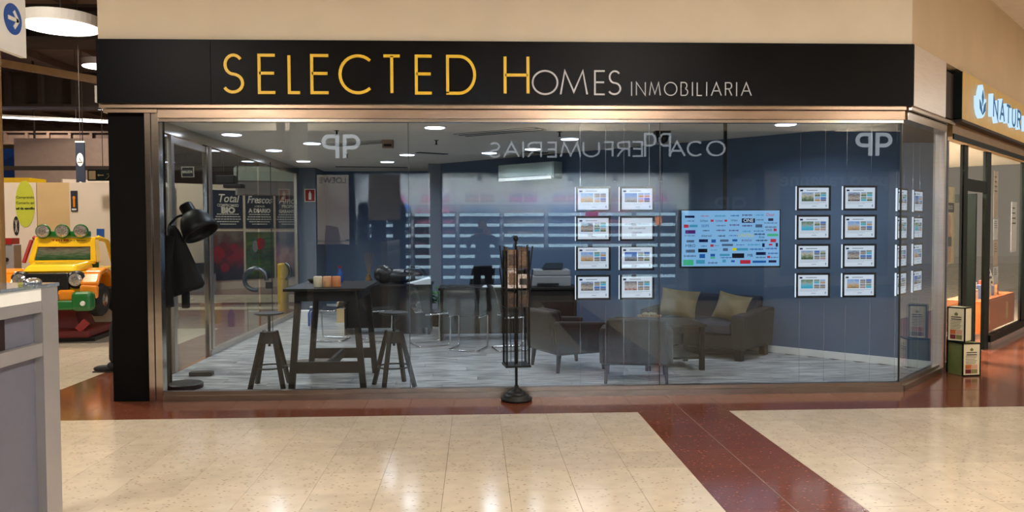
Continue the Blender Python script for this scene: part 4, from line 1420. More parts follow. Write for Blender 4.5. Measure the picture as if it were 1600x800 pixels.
# water bottles and plant on the floor at the back
t = thing('water_bottle', 'blue water bottle on the floor beyond the bar table', 'bottle', (-2.66, 5.6, 0.002))
MB().lathe([(0.05, 0), (0.055, 0.02), (0.055, 0.2), (0.02, 0.27), (0.02, 0.29)], 14).build('body', M['blue_paint'], t, smooth=True)
MB().lathe([(0.024, 0.288), (0.024, 0.315)], 12).build('cap', M['white'], t)
t = thing('white_box', 'small white box on the floor at the back left', 'box', (-2.87, 6.1, 0.002))
B(-.1, .1, -.1, .1, 0, .2).build('box', M['white'], t, bevel=.004)
t = thing('brown_parcel', 'brown cardboard parcel on the floor beyond the bar table', 'box', (-2.18, 6.1, 0.002))
B(-.14, .14, -.12, .12, 0, .34).build('carton', M['beige_panel'], t, bevel=.004)
pl = thing('potted_plant', 'green potted plant on the floor between the two desks', 'plant', (-0.60, 5.4, 0.002))
MB().lathe([(0.11, 0), (0.13, 0.02), (0.15, 0.26), (0.13, 0.26), (0.12, 0.24)], 18).build('pot', M['black_plastic'], pl)
for k in range(26):
    a, r = k * 2.4, 0.10 + 0.16 * random.random()
    z = 0.36 + 0.30 * random.random()
    c = Vector((r * math.cos(a), r * math.sin(a), z))
    d = Vector((math.cos(a), math.sin(a), 0.3)) * 0.10
    s = Vector((-math.sin(a), math.cos(a), 0)) * 0.035
    MB().add([tuple(c - d), tuple(c + s + Vector((0, 0, .02))), tuple(c + d - Vector((0, 0, .04))), tuple(c - s + Vector((0, 0, .02)))], [(0, 1, 2), (0, 2, 3)]).build('leaf', M['leaf'], pl)
MB().tube([(0, 0, 0.2), (0, 0, 0.55)], 0.012, 6).build('stem', M['leaf'], pl)

# ================================================================== SUPERMARKET HALL ON THE LEFT
hall_ceiling = struct('ceiling', prism_xy([(-30, -3), (-4.2, -3), (-4.2, 0.2), (-3.4, 0.2), (-3.4, 34), (-30, 34)], 6.60, 6.75), M['hall_brown'])
struct('wall_left', B(-29.9, -29.7, -3, 34, -0.01, 6.6), M['hall_pale'])
struct('wall_back', B(-30, 8, 32, 32.3, -0.01, 6.6), M['hall_pale'])
struct('wall_upper', B(-3.38, -3.3, 0.31, 32, 2.86, 6.6), M['hall_pale'])

for lab, y, z, w, h, m in (('dark air duct crossing the hall ceiling just behind the big disc lamp', 9.5, 5.72, 0.9, 0.7, 'hall_dark'), ('brown steel girder crossing the hall behind the yellow beam', 13.0, 5.05, 0.5, 0.9, 'hall_dark'),
                           ('brown girder above the two fluorescent lines', 18.5, 5.55, 0.4, 0.4, 'hall_brown'), ('far brown girder deep in the supermarket hall', 24.0, 5.1, 0.4, 0.5, 'hall_brown'), ('farthest girder below the hall ceiling', 29.0, 4.8, 0.4, 0.5, 'hall_brown')):
    t = thing('ceiling_girder', lab, 'girder', (-16.5, y, z), 0, 'ceiling girders of the supermarket hall')
    g = MB().box(-12.8, 12.8, -w / 2, w / 2, -h / 2, -h / 2 + 0.06).box(-12.8, 12.8, -w / 2, w / 2, h / 2 - 0.06, h / 2).box(-12.8, 12.8, -w / 5, w / 5, -h / 2 + 0.06, h / 2 - 0.06)
    g.build('beam', M[m], t)
    r = MB()
    for k in range(32):
        r.box(-12.6 + k * 0.8, -12.5 + k * 0.8, -w / 2 + .01, -w / 5, -h / 2 + 0.06, h / 2 - 0.06)
    tag(r.build('stiffeners', M[m], t), kind='stuff')
for k in range(14):
    B(-.12, .12, -15, 15, -.1, .1).build('rib', M['hall_brown'], hall_ceiling, loc=(-28.2 + k * 1.75, 16, 6.49))
t = thing('brass_beam', 'slanting brass coloured beam under the hall ceiling on the far left', 'beam', (0, 0, 0))
MB().bar((-10.6, 9.0, 5.1), (-7.2, 9.6, 4.56), 0.16, 0.14).build('beam', M['brass'], t)
for lab, y, z, x0, x1 in (('upper one of two long fluorescent strips in the supermarket hall', 15.6, 4.98, -15, -6.0), ('lower one of two long fluorescent strips in the supermarket hall', 14.2, 4.46, -15, -6.0), ('short faraway fluorescent strip over the blue display', 25.0, 4.45, -19.5, -17.8)):
    xm = (x0 + x1) / 2
    t = thing('light_strip', lab, 'lamp', (xm, y + 0.42 * (xm + 10.5) * (z > 4.455 or z > 4), z), 0.40, 'fluorescent strips in the hall')
    hl = (x1 - x0) / 2
    B(-hl, hl, -.05, .05, 0, .05).build('housing', M['white'], t)
    B(-hl + .02, hl - .02, -.045, .045, -.03, -.001).build('tube', M['tube_light'], t)
    for x in (-hl + 2, 0, hl - 1):
        if abs(x) < hl:
            MB().tube([(x, 0, .05), (x, 0, 6.6 - z)], .006, 5).build('hanger', M['hall_dark'], t)
for lab, x, y, z, r in (('large round disc lamp hanging left of the shop sign', -6.70, 6.0, 4.86, 0.59), ('smaller looking second disc lamp half behind the black fascia', -9.75, 14.0, 5.83, 0.45)):
    t = thing('disc_lamp', lab, 'lamp', (x, y, z), 0, 'round disc lamps in the hall')
    MB().lathe([(r - .02, -.004), (r, -.004), (r + .01, .16), (r - .02, .17), (.02, .17)], 40).build('drum', M['white'], t)
    MB().lathe([(r - .03, -.02), (r - .03, -.005)], 40).build('diffuser', M['disc'], t)
    MB().tube([(0, 0, .17), (0, 0, 6.6 - z)], .012, 6).build('hanger', M['hall_dark'], t)
    area_light('lamp_light', (0, 0, -.05), P_HALL, r * 2, (1.0, 0.90, 0.76), parent=t)
for lab, x, y in (('deep in the hall', -16, 22), ('over the poster wall', -6.2, 11.0), ('hall left, unseen', -14, 5), ('over the ride jeep', -6.5, 2.2)):
    t = thing('hall_lamp', 'plain square ceiling lamp of the hall, ' + lab.replace(', unseen', ' far out'), 'lamp', (x, y, 6.38), 0, 'square ceiling lamps of the hall')
    B(-.4, .4, -.4, .4, -.06, 0).build('housing', M['white'], t)
    B(-.37, .37, -.37, .37, -.07, -.061).build('diffuser', M['disc'], t)
    MB().tube([(0, 0, 0), (0, 0, .22)], .012, 6).build('hanger', M['hall_dark'], t)
    area_light('lamp_light', (0, 0, -.1), P_HALL * 1.5, .74, (1.0, 0.88, 0.74), parent=t)
t = thing('bulkhead', 'taupe hanging bulkhead across the back of the supermarket hall', 'bulkhead', (0, 0, 0))
B(-13.4, -9.2, 16.5, 17.2, 2.75, 4.25).build('panel', M['hall_pale'], t)
for x in (-13, -9.6):
    MB().tube([(x, 16.85, 4.25), (x, 16.85, 6.6)], .03, 6).build('hanger', M['hall_dark'], t)
for k, (xx, ww) in enumerate(((-2.52, .10), (-2.18, .16), (-1.72, .14))):
    bc = thing('blue_column', 'deep blue fabric column in the left part of the mirrored perfume shop, %s from the left' % ('first', 'second', 'third')[k], 'column', (xx, -9.5 - 1.2, 0.004), 0, 'blue columns of the perfume shop')
    B(-ww, ww, -.1, .1, 0, 2.1).build('fabric', M['blue_cloth'], bc)
    B(-ww, ww, -.1, .1, 2.101, 2.16).build('cap', M['white'], bc)
t = thing('blue_display', 'tall blue shop display deep in the hall behind the white hoarding', 'display', (0, 0, 0))
B(-18, -13.2, 18, 19, 0, 4.1).build('block', M['blue_paint'], t)
B(-13.19, -11.9, 18.4, 19, 0, 3.35).build('block', M['blue_paint'], t)
t = thing('yellow_market_stand', 'yellow and orange supermarket canopy edge above the hoarding', 'canopy', (0, 0, 0))
B(-12.5, -10.25, 11.5, 12.2, 2.62, 2.78).build('band', M['yellow'], t)
B(-12.5, -10.25, 11.5, 12.2, 2.36, 2.619).build('band', M['orange'], t)
t = thing('hanging_rail', 'long dark rail hanging across the hall above the hoarding', 'rail', (0, 0, 0))
B(-14, -6.4, 12.4, 12.5, 3.02, 3.12).build('rail', M['hall_dark'], t)
for x in (-13, -9.5, -6.6):
    MB().tube([(x, 12.45, 3.12), (x, 12.45, 6.6)], .012, 5).build('hanger', M['hall_dark'], t)

# ---- white hoarding with stickers
ho = thing('hoarding', 'white and beige site hoarding behind the yellow ride jeep', 'hoarding', (-.25, .45, 0))
B(-7.6, -6.53, 4.85, 4.90, 0.0, 2.30).build('panel', M['offwhite'], ho)
B(-6.525, -6.03, 4.86, 4.90, 0.0, 2.30).build('panel', M['beige_panel'], ho)
B(-6.025, -5.05, 4.84, 4.90, 0.0, 2.30).build('panel', M['offwhite'], ho)
B(-5.10, -5.05, 4.91, 6.6, 0.0, 2.30).build('panel', M['offwhite'], ho)
t = thing('lime_sticker', 'lime green rounded sticker with black lettering on the white hoarding', 'sticker', (-6.95, 5.295, 1.97))
MB().lathe([(1, -.002), (1, .002)], 32, (0, 0, 0), (0, 1, 0), 1, 1).build('sheet', mat('lime_print', (190, 196, 60), 0.5, var=.03), t).scale = (.145, 1, .36)
for k, (s, b) in enumerate((('Comprando', 0), ('Comerlo así', 0), ('así de sencillo', .002))):
    text(s, M['print_black'], t, (.005, -.006, .10 - k * .085), .055 if not b else .05, name='sticker_lettering', off=b, extrude=.0005)
t = thing('wheel_sticker', 'round black wheel sticker beside the lime green one', 'sticker', (-7.09, 5.296, 1.63))
MB().lathe([(1, -.002), (1, .0)], 24, (0, 0, 0), (0, 1, 0)).build('disc', M['print_black'], t).scale = (.045, 1, .15)
for k in range(6):
    a = k * PI / 3
    MB().bar((0, -.003, 0), (.032 * math.cos(a), -.003, .11 * math.sin(a)), .008, .002).build('spoke', M['offwhite'], t)
t = thing('ride_ticket_sign', 'small dark blue sign with orange figure on the hoarding corner', 'sign', (-6.20, 5.285, 2.01))
B(-.05, .05, -.01, 0, -.16, .16).build('plate', M['poster_navy'], t)
MB().ell((0, -.012, .05), .022, .004, .03, 10, 6).build('symbol', M['orange'], t)
MB().bar((0, -.012, .03), (0, -.012, -.09), .03, .004).build('symbol', M['orange'], t)
B(-.035, .035, -.013, -.0101, -.14, -.115).build('lettering_band', M['print_white'], t)
t = thing('info_sign', 'tall hanging dark sign with hanger and information symbols', 'sign', (-6.93, 7.0, 0))
B(-.075, .075, 0, .03, 2.1, 3.10).build('board', M['poster_navy'], t)
B(-.08, .08, -.002, .032, 3.10, 3.125).build('top_strip', M['white'], t)
for z in (2.80, 2.30):
    MB().lathe([(1, -.004), (1, 0)], 24, (0, 0, z), (0, 1, 0)).build('symbol_disc', M['print_white'], t)
for o in [c for c in t.children if c.name.startswith('symbol_disc')]:
    pass
MB().tube([(-.04, -.006, 2.755), (.04, -.006, 2.755), (0, -.006, 2.80), (0, -.006, 2.83)], .006, 5).build('hanger_symbol', M['print_black'], t)
text('i', M['print_black'], t, (0, -.007, 2.30), .16, name='lettering', extrude=.001)
MB().tube([(0, .015, 3.12), (0, .015, 6.6)], .006, 5).build('hanger', M['hall_dark'], t)
for o in t.children:
    if o.name.startswith('symbol_disc'):
        me = o.data
        zc = sum(v.co.z for v in me.vertices) / len(me.vertices)
        for v in me.vertices:
            v.co.x *= .058
            v.co.z = zc + (v.co.z - zc) * .115
ex = thing('exit_sign', 'hanging dark green emergency exit sign with running figure', 'sign', (-5.63, 5.0, 2.39))
B(-.22, .22, -.015, .015, -.085, .085).build('board', M['dark_green'], ex)
B(-.20, -.10, -.018, -.0152, -.065, .065).build('door_symbol', M['cushion'], ex)
MB().prism([(-.075, 0), (-.05, .02), (-.05, .006), (.02, .006), (.02, -.006), (-.05, -.006), (-.05, -.02)], -.018, -.0152).build('arrow_symbol', M['cushion'], ex)
rf = MB()
rf.ell((.115, -.018, .045), .014, .003, .014, 10, 6).bar((.11, -.018, .03), (.095, -.018, -.02), .024, .004).bar((.095, -.018, -.02), (.125, -.018, -.035), .014, .004).bar((.125, -.018, -.035), (.12, -.018, -.065), .012, .004).bar((.095, -.018, -.02), (.07, -.018, -.05), .014, .004).bar((.07, -.018, -.05), (.045, -.018, -.055), .012, .004).bar((.11, -.018, .025), (.145, -.018, .0), .01, .004).bar((.105, -.018, .025), (.07, -.018, .015), .01, .004)
rf.build('figure_symbol', M['cushion'], ex)
MB().tube([(0, 0, .085), (0, 0, 4.2)], .005, 5).build('hanger', M['hall_dark'], ex)
t = thing('salida_sign', 'small dark sign reading SALIDA seen through the left glass', 'sign', (-4.72, 6.0, 2.51))
B(-.10, .10, -.01, .01, -.085, .085).build('border', M['print_white'], t)
B(-.09, .09, -.013, -.0101, -.075, .075).build('field', M['print_black'], t)
text('SALIDA', M['print_white'], t, (0, -.0135, 0), .062, name='lettering', extrude=.0005, sx=.78, off=.001)
MB().tube([(0, 0, .085), (0, 0, 4.09)], .004, 5).build('hanger', M['hall_dark'], t)

# ---- kiddie ride jeep
jp = thing('kiddie_ride_jeep', 'yellow and orange coin-operated jeep ride with three roof lamps', 'ride', (-5.90, 3.95, 0), 0.10)
# base
B(-.45, .55, .05, 1.05, .0, .06).build('base_plate', M['black_plastic'], jp)
B(-.42, .52, -.05, 1.0, .06, .17).build('base', M['darkred'], jp, bevel=.03)
MB().hexa([(-.25, .2, .17), (.30, .2, .17), (.30, .8, .17), (-.25, .8, .17)], [(-.2, .25, .42), (.22, .25, .42), (.22, .75, .42), (-.2, .75, .42)]).build('pedestal', M['darkred'], jp)
MB().bar((.36, -.02, .17), (.47, .0, .29), .06, .10).build('step', M['red'], jp)
# tub and bonnet
tub = MB()
tub.hexa([(-.42, -.02, .52), (.42, -.02, .52), (.45, 1.15, .52), (-.45, 1.15, .52)], [(-.42, .0, .98), (.42, .0, .98), (.45, 1.15, 1.02), (-.45, 1.15, 1.02)])
tub.hexa([(-.36, -.03, .98), (.36, -.03, .98), (.42, .45, 1.0), (-.42, .45, 1.0)], [(-.30, .06, 1.075), (.30, .06, 1.075), (.40, .45, 1.115), (-.40, .45, 1.115)])
tub.build('body', M['yellow'], jp, bevel=.035, seg=3)
# grille
gr = B(-.27, .27, -.075, -.021, .62, .97).build('grille', M['black_plastic'], jp, bevel=.02)
for k in range(7):
    B(-.165 + k * .052, -.14 + k * .052, -.082, -.0755, .66, .90).build('slot', M['iron'], gr)
for s in (-1, 1):
    MB().lathe([(.125, 0), (.125, .05), (.10, .075)], 24, (s * .36, .0, .875), (0, -1, 0)).build('headlamp_ring', M['black_plastic'], jp)
    MB().lathe([(.088, 0), (.088, .082), (.05, .096), (.01, .10)], 24, (s * .36, .0, .875), (0, -1, 0)).build('headlamp', M['lens'], jp, smooth=False)
# wings
for s in (-1, 1):
    pts = [(s * .48, .06 + .42 * 0, .62)]
    rs = [(s * .54, -.10, .62), (s * .55, -.10, .80), (s * .55, .02, .95), (s * .55, .25, 1.0), (s * .55, .45, .93), (s * .55, .55, .74)]
    mbw = MB()
    for a, b in zip(rs[:-1], rs[1:]):
        mbw.bar(a, b, .24, .07, up=(0, .3, 1))
    mbw.build('front_wing', M['orange'], jp, bevel=.03, seg=3)
    MB().lathe([(.04, 0), (.04, .03), (.02, .04)], 14, (s * .30, -.10, .66), (0, -1, 0)).build('fog_lamp', M['chrome'], jp)
for s, y in ((-1, .22), (1, .22), (-1, .95), (1, .95)):
    MB().lathe([(.10, -.085), (.20, -.085), (.235, -.05), (.235, .05), (.20, .085), (.10, .085)], 24, (s * .55, y, .57), (1, 0, 0)).build('wheel', M['rubber'], jp)
    MB().lathe([(.10, -.09), (.10, .09), (.03, .10)], 16, (s * .55, y, .57), (s, 0, 0)).build('hub_cap', M['chrome'], jp)
# bumper
MB().box(-.50, .50, -.24, -.12, .47, .60).build('bumper', M['green'], jp, bevel=.03, seg=3)
for s in (-1, 1):
    B(s * .50 - .14, s * .50 + .14, -.27, -.10, .45, .72).build('bumper_corner', M['green'], jp, bevel=.06, seg=3)
    MB().lathe([(.035, 0), (.03, .02)], 12, (s * .52, -.27, .56), (0, -1, 0)).build('reflector', M['white'], jp)
    B(s * .26 - .11, s * .26 + .11, -.15, -.085, .58, .74).build('bumper_bracket', M['orange'], jp, bevel=.03)
B(-.20, .17, -.20, -.115, .61, .68).build('number_plate', M['printer'], jp)
B(-.16, .04, -.09, -.0831, .685, .705).build('light_bar', M['white'], jp)
# windscreen frame
ws = MB()
ws.hexa([(-.46, .42, 1.10), (-.38, .42, 1.10), (-.38, .48, 1.10), (-.46, .48, 1.10)], [(-.41, .55, 1.46), (-.34, .55, 1.46), (-.34, .61, 1.46), (-.41, .61, 1.46)])
ws.hexa([(.38, .42, 1.10), (.46, .42, 1.10), (.46, .48, 1.10), (.38, .48, 1.10)], [(.34, .55, 1.46), (.41, .55, 1.46), (.41, .61, 1.46), (.34, .61, 1.46)])
ws.box(-.44, .44, .42, .48, 1.07, 1.13).hexa([(-.40, .51, 1.32), (.40, .51, 1.32), (.40, .58, 1.32), (-.40, .58, 1.32)], [(-.385, .555, 1.455), (.385, .555, 1.455), (.385, .62, 1.455), (-.385, .62, 1.455)])
ws.build('windscreen_frame', M['yellow'], jp, bevel=.012)
MB().hexa([(-.38, .45, 1.12), (.38, .45, 1.12), (.38, .456, 1.12), (-.38, .456, 1.12)], [(-.36, .525, 1.325), (.36, .525, 1.325), (.36, .531, 1.325), (-.36, .531, 1.325)]).build('windscreen', photo('jeep_screen_print', [(20, 60, 30), (60, 90, 60), (110, 110, 96), (70, 60, 50)], 1, 7, 3, rough=.15), jp)
text('TALLER', M['red'], jp, (-.06, .538, 1.405), .05, name='lettering', extrude=.001, off=.002, sx=1.4)
text('4x4 SAFARI', M['print_black'], jp, (.18, .538, 1.405), .04, name='lettering', extrude=.001, sx=1.1)
B(-.37, .33, .52, .64, 1.458, 1.55).build('lamp_rack', M['green'], jp, bevel=.02)
for x in (-.28, -.02, .23):
    MB().lathe([(.098, 0), (.105, .03), (.098, .05)], 24, (x, .54, 1.545), (0, -1, 0)).build('roof_lamp_ring', M['green'], jp)
    MB().lathe([(.088, .0), (.088, .052), (.05, .068), (.01, .072)], 24, (x, .54, 1.545), (0, -1, 0)).build('roof_lamp', M['lens'], jp)
for s in (-1, 1):
    MB().tube(round_path([(s * .43, .6, 1.45), (s * .47, .85, 1.40), (s * .48, 1.08, 1.04)], .05), .035, 8).build('roll_bar', M['red'] if s < 0 else M['yellow'], jp, smooth=True)
    MB().bar((s * .50, .40, 1.10), (s * .44, .52, 1.42), .05, .03).build('side_frame', M['red'] if s < 0 else M['gold'], jp)
B(.36, .46, .75, .78, 1.40, 1.58).build('coin_sign', M['blue_paint'], jp)
B(-.36, .36, .78, .86, .9, 1.35).build('seat_back', M['green'], jp, bevel=.04)
MB().tube([(.14 * math.cos(2 * PI * k / 16) + .16, .6 - .03 * math.sin(2 * PI * k / 16), 1.16 + .12 * math.sin(2 * PI * k / 16)) for k in range(16)], .014, 6, True).build('steering_wheel', M['black_plastic'], jp, smooth=True)
t = thing('coin_machine', 'slim grey vending column with yellow foot left of the ride jeep', 'machine', (-6.78, 4.55, 0))
B(-.12, .12, -.1, .1, .55, 1.36).build('column', M['printer'], t, bevel=.01)
B(-.14, .14, -.14, .12, 0, .548).build('foot', M['yellow'], t, bevel=.01)
for k in range(3):
    MB().lathe([(.03, 0), (.03, .02)], 12, (.02, -.101, .8 + k * .17), (0, -1, 0)).build('dial', M['black_plastic'], t)
B(-.08, .10, -.11, .09, 1.361, 1.45).build('top_box', M['red'], t)

# ---- poster wall beyond the left glass
PWD = math.atan2(1.24, 1.42)
pw = thing('poster_wall', 'long white poster wall beyond the left glass', 'wall panel', (-6.8, 13.64, 0), PWD)
for k in range(-4, 3):
    B(-.06 + k * 0.86 + .003, -.06 + (k + 1) * 0.86 - .003, 0.0, 0.12, 0.0, 2.74).build('panel', M['offwhite'], pw)
plum = photo('apples_print', [(30, 26, 24), (60, 36, 30), (150, 34, 30), (90, 60, 50), (120, 110, 96)], 1, 4, 2, rough=.5)
fieldp = photo('field_print', [(30, 40, 26), (96, 120, 44), (44, 60, 30), (110, 130, 60), (70, 90, 50)], 1, 3, 6, rough=.5)
handp = photo('hands_print', [(60, 84, 60), (150, 110, 110), (190, 150, 150), (90, 96, 130), (120, 116, 140)], 1, 3, 9, rough=.5)


def poster(label, x0, x1, z0, z1, m, lines=None, extra=None):
    t = thing('poster', label, 'poster', (-6.8, 13.64, 0), PWD, 'supermarket posters on the white wall')
    B(x0, x1, -.02, -.001, z0, z1).build('sheet', m, t, bevel=.03 if lines else 0)
    xc = (x0 + x1) / 2
    for s, z, size, sh, off, sx in lines or []:
        text(s, M['print_white'], t, (xc, -.022, z), size, name='lettering', shear=sh, off=off, extrude=.001, sx=sx)
    if lines:
        for k in range(5):
            w = (.30, .34, .36, .30, .22)[k]
            q = MB()
            for j in range(9):
                q.box(xc - w + j * w * 2 / 9, xc - w + (j + .8) * w * 2 / 9, -.024, -.0215, z0 + .36 - k * .065, z0 + .385 - k * .065)
            q.build('text_line', M['print_white'], t)
    return t


poster('navy poster reading Total Compromiso BIO', -.02, .80, 1.60, 2.60, M['poster_navy'], [('Total', 2.38, .30, .25, .004, .9), ('COMPROMISO', 2.20, .105, 0, .002, .85), ('BIO', 2.07, .21, 0, .012, 1.1)])
poster('navy poster reading Frescos a Diario', .87, 1.67, 1.60, 2.60, M['poster_navy'], [('Frescos', 2.36, .27, .25, .004, .85), ('LOCALES', 2.19, .07, 0, .001, 1), ('A DIARIO', 2.07, .145, 0, .008, 1)])
poster('navy poster reading Amor, Propia Garantía, cut off by the post', 1.74, 2.50, 1.60, 2.60, M['poster_navy'], [('Amor', 2.36, .27, .25, .004, .9), ('PROPIA', 2.20, .12, 0, .005, 1), ('GARANTÍA', 2.06, .115, 0, .006, 1)])
t = poster('photo poster of red apples below the BIO poster', -.02, .80, .24, 1.53, plum)
rr = random.Random(3)
for k in range(11):
    x, z, r = rr.uniform(.1, .7), rr.uniform(.55, 1.15), rr.uniform(.085, .125)
    MB().lathe([(r, -.0225 - k * .0003), (r, -.0205)], 18, (x, 0, z), (0, 1, 0)).build('printed_apple', M['red'] if k % 3 else M['darkred'], t)
t = poster('photo poster of a green field with a worker', .87, 1.67, .24, 1.50, fieldp)
for k in range(7):
    MB().bar((.88, -.022, .36 + k * .15), (1.66, -.022, .50 + k * .14), .05, .003, up=(0, 1, 0)).build('printed_row', M['leaf'], t)
MB().ell((1.28, -.024, 1.18), .13, .004, .17, 14, 8).build('printed_figure', M['red'], t)
MB().ell((1.13, -.024, 1.12), .08, .004, .16, 14, 8).build('printed_figure', M['printer'], t)
poster('photo poster of hands, cut off by the glass post', 1.74, 2.50, .24, 1.50, handp)
t = thing('dark_bench', 'low dark display ledge in front of the plain white wall end', 'ledge', (-6.8, 13.64, 0), PWD)
B(-3.0, -.10, -.35, -.02, .45, .72).build('ledge', M['sofa'], t)
B(-3.0, -.10, -.33, -.04, 0, .449).build('plinth', M['printer'], t)
t = thing('canopy_fascia', 'grey green box fascia hanging in front of the poster wall', 'fascia', (-5.05, 12.2, 0), 0.35)
B(-.72, .78, -.3, .5, 2.72, 3.06).build('box', M['ac_front'], t)
B(-.69, .75, -.25, .45, 2.40, 2.719).build('lower_panel', M['printer'], t)
t = thing('hall_speaker', 'dark projector box hanging on two rods beyond the left glass', 'speaker', (-5.3, 10.0, 2.62))
B(-.22, .18, -.15, .15, -.08, .10).build('body', M['black_plastic'], t, bevel=.02)
B(-.05, .34, -.18, .1, -.17, -.081).build('body', M['black_plastic'], t, bevel=.02)
for x0, x1 in ((-.1, .05), (.2, .35)):
    MB().tube([(x0, 0, .08), (x1, 0, 4.0)], .014, 6).build('rod', M['hall_dark'], t)
bo = thing('bollard', 'thick yellow bollard at the far end of the left glass', 'bollard', (-3.62, 7.75, 0))
MB().lathe([(.10, 0), (.10, .90), (.085, .925), (.02, .93)], 24).build('post', M['bollard'], bo)

# ---- direction sign on its post, display cabinet in the near left corner
ds = thing('direction_sign', 'white direction signs with blue arrow discs on a post, top left', 'sign', (-2.385, -3.02, -.022))
MB().lathe([(.055, 0.024), (.055, 3.0)], 20, (-.115, -.06, 0)).build('post', M['brass'], ds)
for z0, z1 in ((2.475, 2.775), (2.79, 3.09)):
    b = B(0.015, .045, -.95, 0.0, z0, z1).build('board', M['white'], ds)
    yc = -.118
    zc = (z0 + z1) / 2 + .022
    MB().lathe([(.078, .0455), (.078, .0475)], 28, (0, yc, zc), (1, 0, 0)).build('arrow_disc', M['blue_paint'], ds)
    am = MB().bar((.049, yc - .045, zc), (.049, yc + .04, zc), .02, .003, up=(1, 0, 0)).bar((.049, yc + .005, zc + .042), (.049, yc + .045, zc - .004), .02, .003, up=(1, 0, 0)).bar((.049, yc + .005, zc - .042), (.049, yc + .045, zc + .004), .02, .003, up=(1, 0, 0))
    am.build('arrow', M['print_white'], ds)

kc = thing('display_cabinet', 'grey cabinet with aluminium frame and chrome caps in the near left corner', 'cabinet', (-1.335, -4.72, 0))
# local: face at x = 0, extends to -x and -y
B(-.09, 0, -.09, 0, .002, 1.375).build('corner_post', M['alu'], kc)
B(-1.2, -1.11, -.09, 0, .002, 1.375).build('corner_post', M['alu'], kc)
B(-.09, 0, -2.0, -1.91, .002, 1.375).build('corner_post', M['alu'], kc)
B(-.08, -.003, -1.91, -.09, 1.335, 1.375).build('top_rail', M['white'], kc)
B(-.08, -.003, -1.91, -.09, 1.300, 1.334).build('top_rail', M['alu'], kc)
B(-.08, -.003, -1.91, -.09, 1.165, 1.205).build('middle_rail', M['alu'], kc)
B(-.08, -.003, -1.91, -.09, .002, .06).build('bottom_rail', M['alu'], kc)
B(-.05, -.028, -1.91, -.09, .06, 1.164).build('side_panel', M['kiosk_panel'], kc)
B(-.05, -.028, -.24, -.09, 1.206, 1.299).build('upper_panel', M['kiosk_panel'], kc)
B(-.05, -.028, -1.91, -.241, 1.206, 1.299).build('upper_panel', mat('maroon_glass_reflection', (34, 14, 16), .4), kc)  # stands for see-through glass; its dark reddish reflection is put into the colour
B(-1.11, -.09, -.04, -.015, .06, 1.33).build('end_panel', M['kiosk_panel'], kc)
B(-1.2, 0.004, -2.0, 0.004, 1.3755, 1.386).build('glass_top', glass('cabinet_top_glass', tint=(200, 214, 224), body=.35, bodyc=(150, 158, 168)), kc)
for x, y in ((-.05, -.05), (-.05, -.34), (-.6, -.05)):
    MB().lathe([(.026, 1.3862), (.026, 1.395), (.018, 1.402), (.004, 1.404)], 18, (x, y, 0)).build('screw_cap', M['chrome'], kc, smooth=True)

# ================================================================== DIET SHOP ON THE RIGHT (along the diagonal)
def Wthing(name, label, cat, s, n=0.0, z=0.0, rz=0.0, group=None):
    return thing(name, label, cat, W(s, n, z), PI / 4 + rz, group)


struct('floor', prism_xy([W(1.62, 0.05), W(9, 0.05), W(9, 4.2), W(1.62, 4.2)], -0.01, 0.004), M['tile_cream'])
struct('wall_back', prism_xy([W(1.62, 3.6), W(9, 3.6), W(9, 3.75), W(1.62, 3.75)], -.01, 2.9), M['diet_wall'])
struct('wall_left', prism_xy([W(1.62, 0.2), W(1.68, 0.2), W(1.68, 3.6), W(1.62, 3.6)], -.01, 2.9), M['diet_wall'])
struct('ceiling', prism_xy([W(1.62, 0.02), W(9, 0.02), W(9, 3.7), W(1.62, 3.7)], 2.70, 2.80), M['white'])
win4 = struct_root('window_4', W(0, 0, 0), PI / 4)
dg = M['dark_green']
B(1.56, 1.60, -.02, .04, 0, 2.49).build('post', M['steel'], win4)
B(1.56, 9, -.06, .10, 2.53, 2.71).build('top_rail', M['brass'], win4)
B(1.56, 9, -.075, -.061, 2.50, 2.56).build('bead', dg, win4)
B(1.60, 2.2, -.05, .05, 0.0, .07).build('bottom_rail', M['brushed_steel'], win4)
B(3.62, 9, -.05, .05, 0.0, .07).build('bottom_rail', M['brushed_steel'], win4)
B(3.62, 9, -.04, .04, .071, .16).build('bottom_rail', dg, win4)
for s0, s1 in ((2.28, 2.46), (3.40, 3.64), (5.72, 5.95), (8.0, 8.2)):
    B(s0, s1, -.014, .03, 0, 2.499).build('post', dg, win4)
B(2.461, 3.399, -.012, .03, 1.98, 2.12).build('transom', dg, win4)
for s0, s1, z0, z1 in ((1.605, 2.275, .075, 2.495), (2.465, 3.395, 2.125, 2.525), (3.645, 5.715, .165, 2.525), (5.955, 7.995, .165, 2.525)):
    B(s0, s1, -.005, .005, z0, z1).build('pane', M['glass_diet'], win4)
# open door leaf swung inside
dr = struct_root('door_3', W(3.36, 0.08, 0), PI / 4)
B(-.06, 0.0, 0.0, .12, 0.02, 1.97).build('stile', dg, dr)
B(-.06, 0.0, .74, .86, 0.02, 1.97).build('stile', dg, dr)
B(-.05, -.01, .121, .739, 0.02, .14).build('rail', dg, dr)
B(-.05, -.01, .121, .739, 1.86, 1.97).build('rail', dg, dr)
B(-.035, -.028, .121, .739, .141, 1.859).build('pane', M['glass_diet'], dr)
MB().tube([(-.09, .78, .85), (-.09, .78, 1.25)], .012, 8).build('handle', M['chrome'], dr)

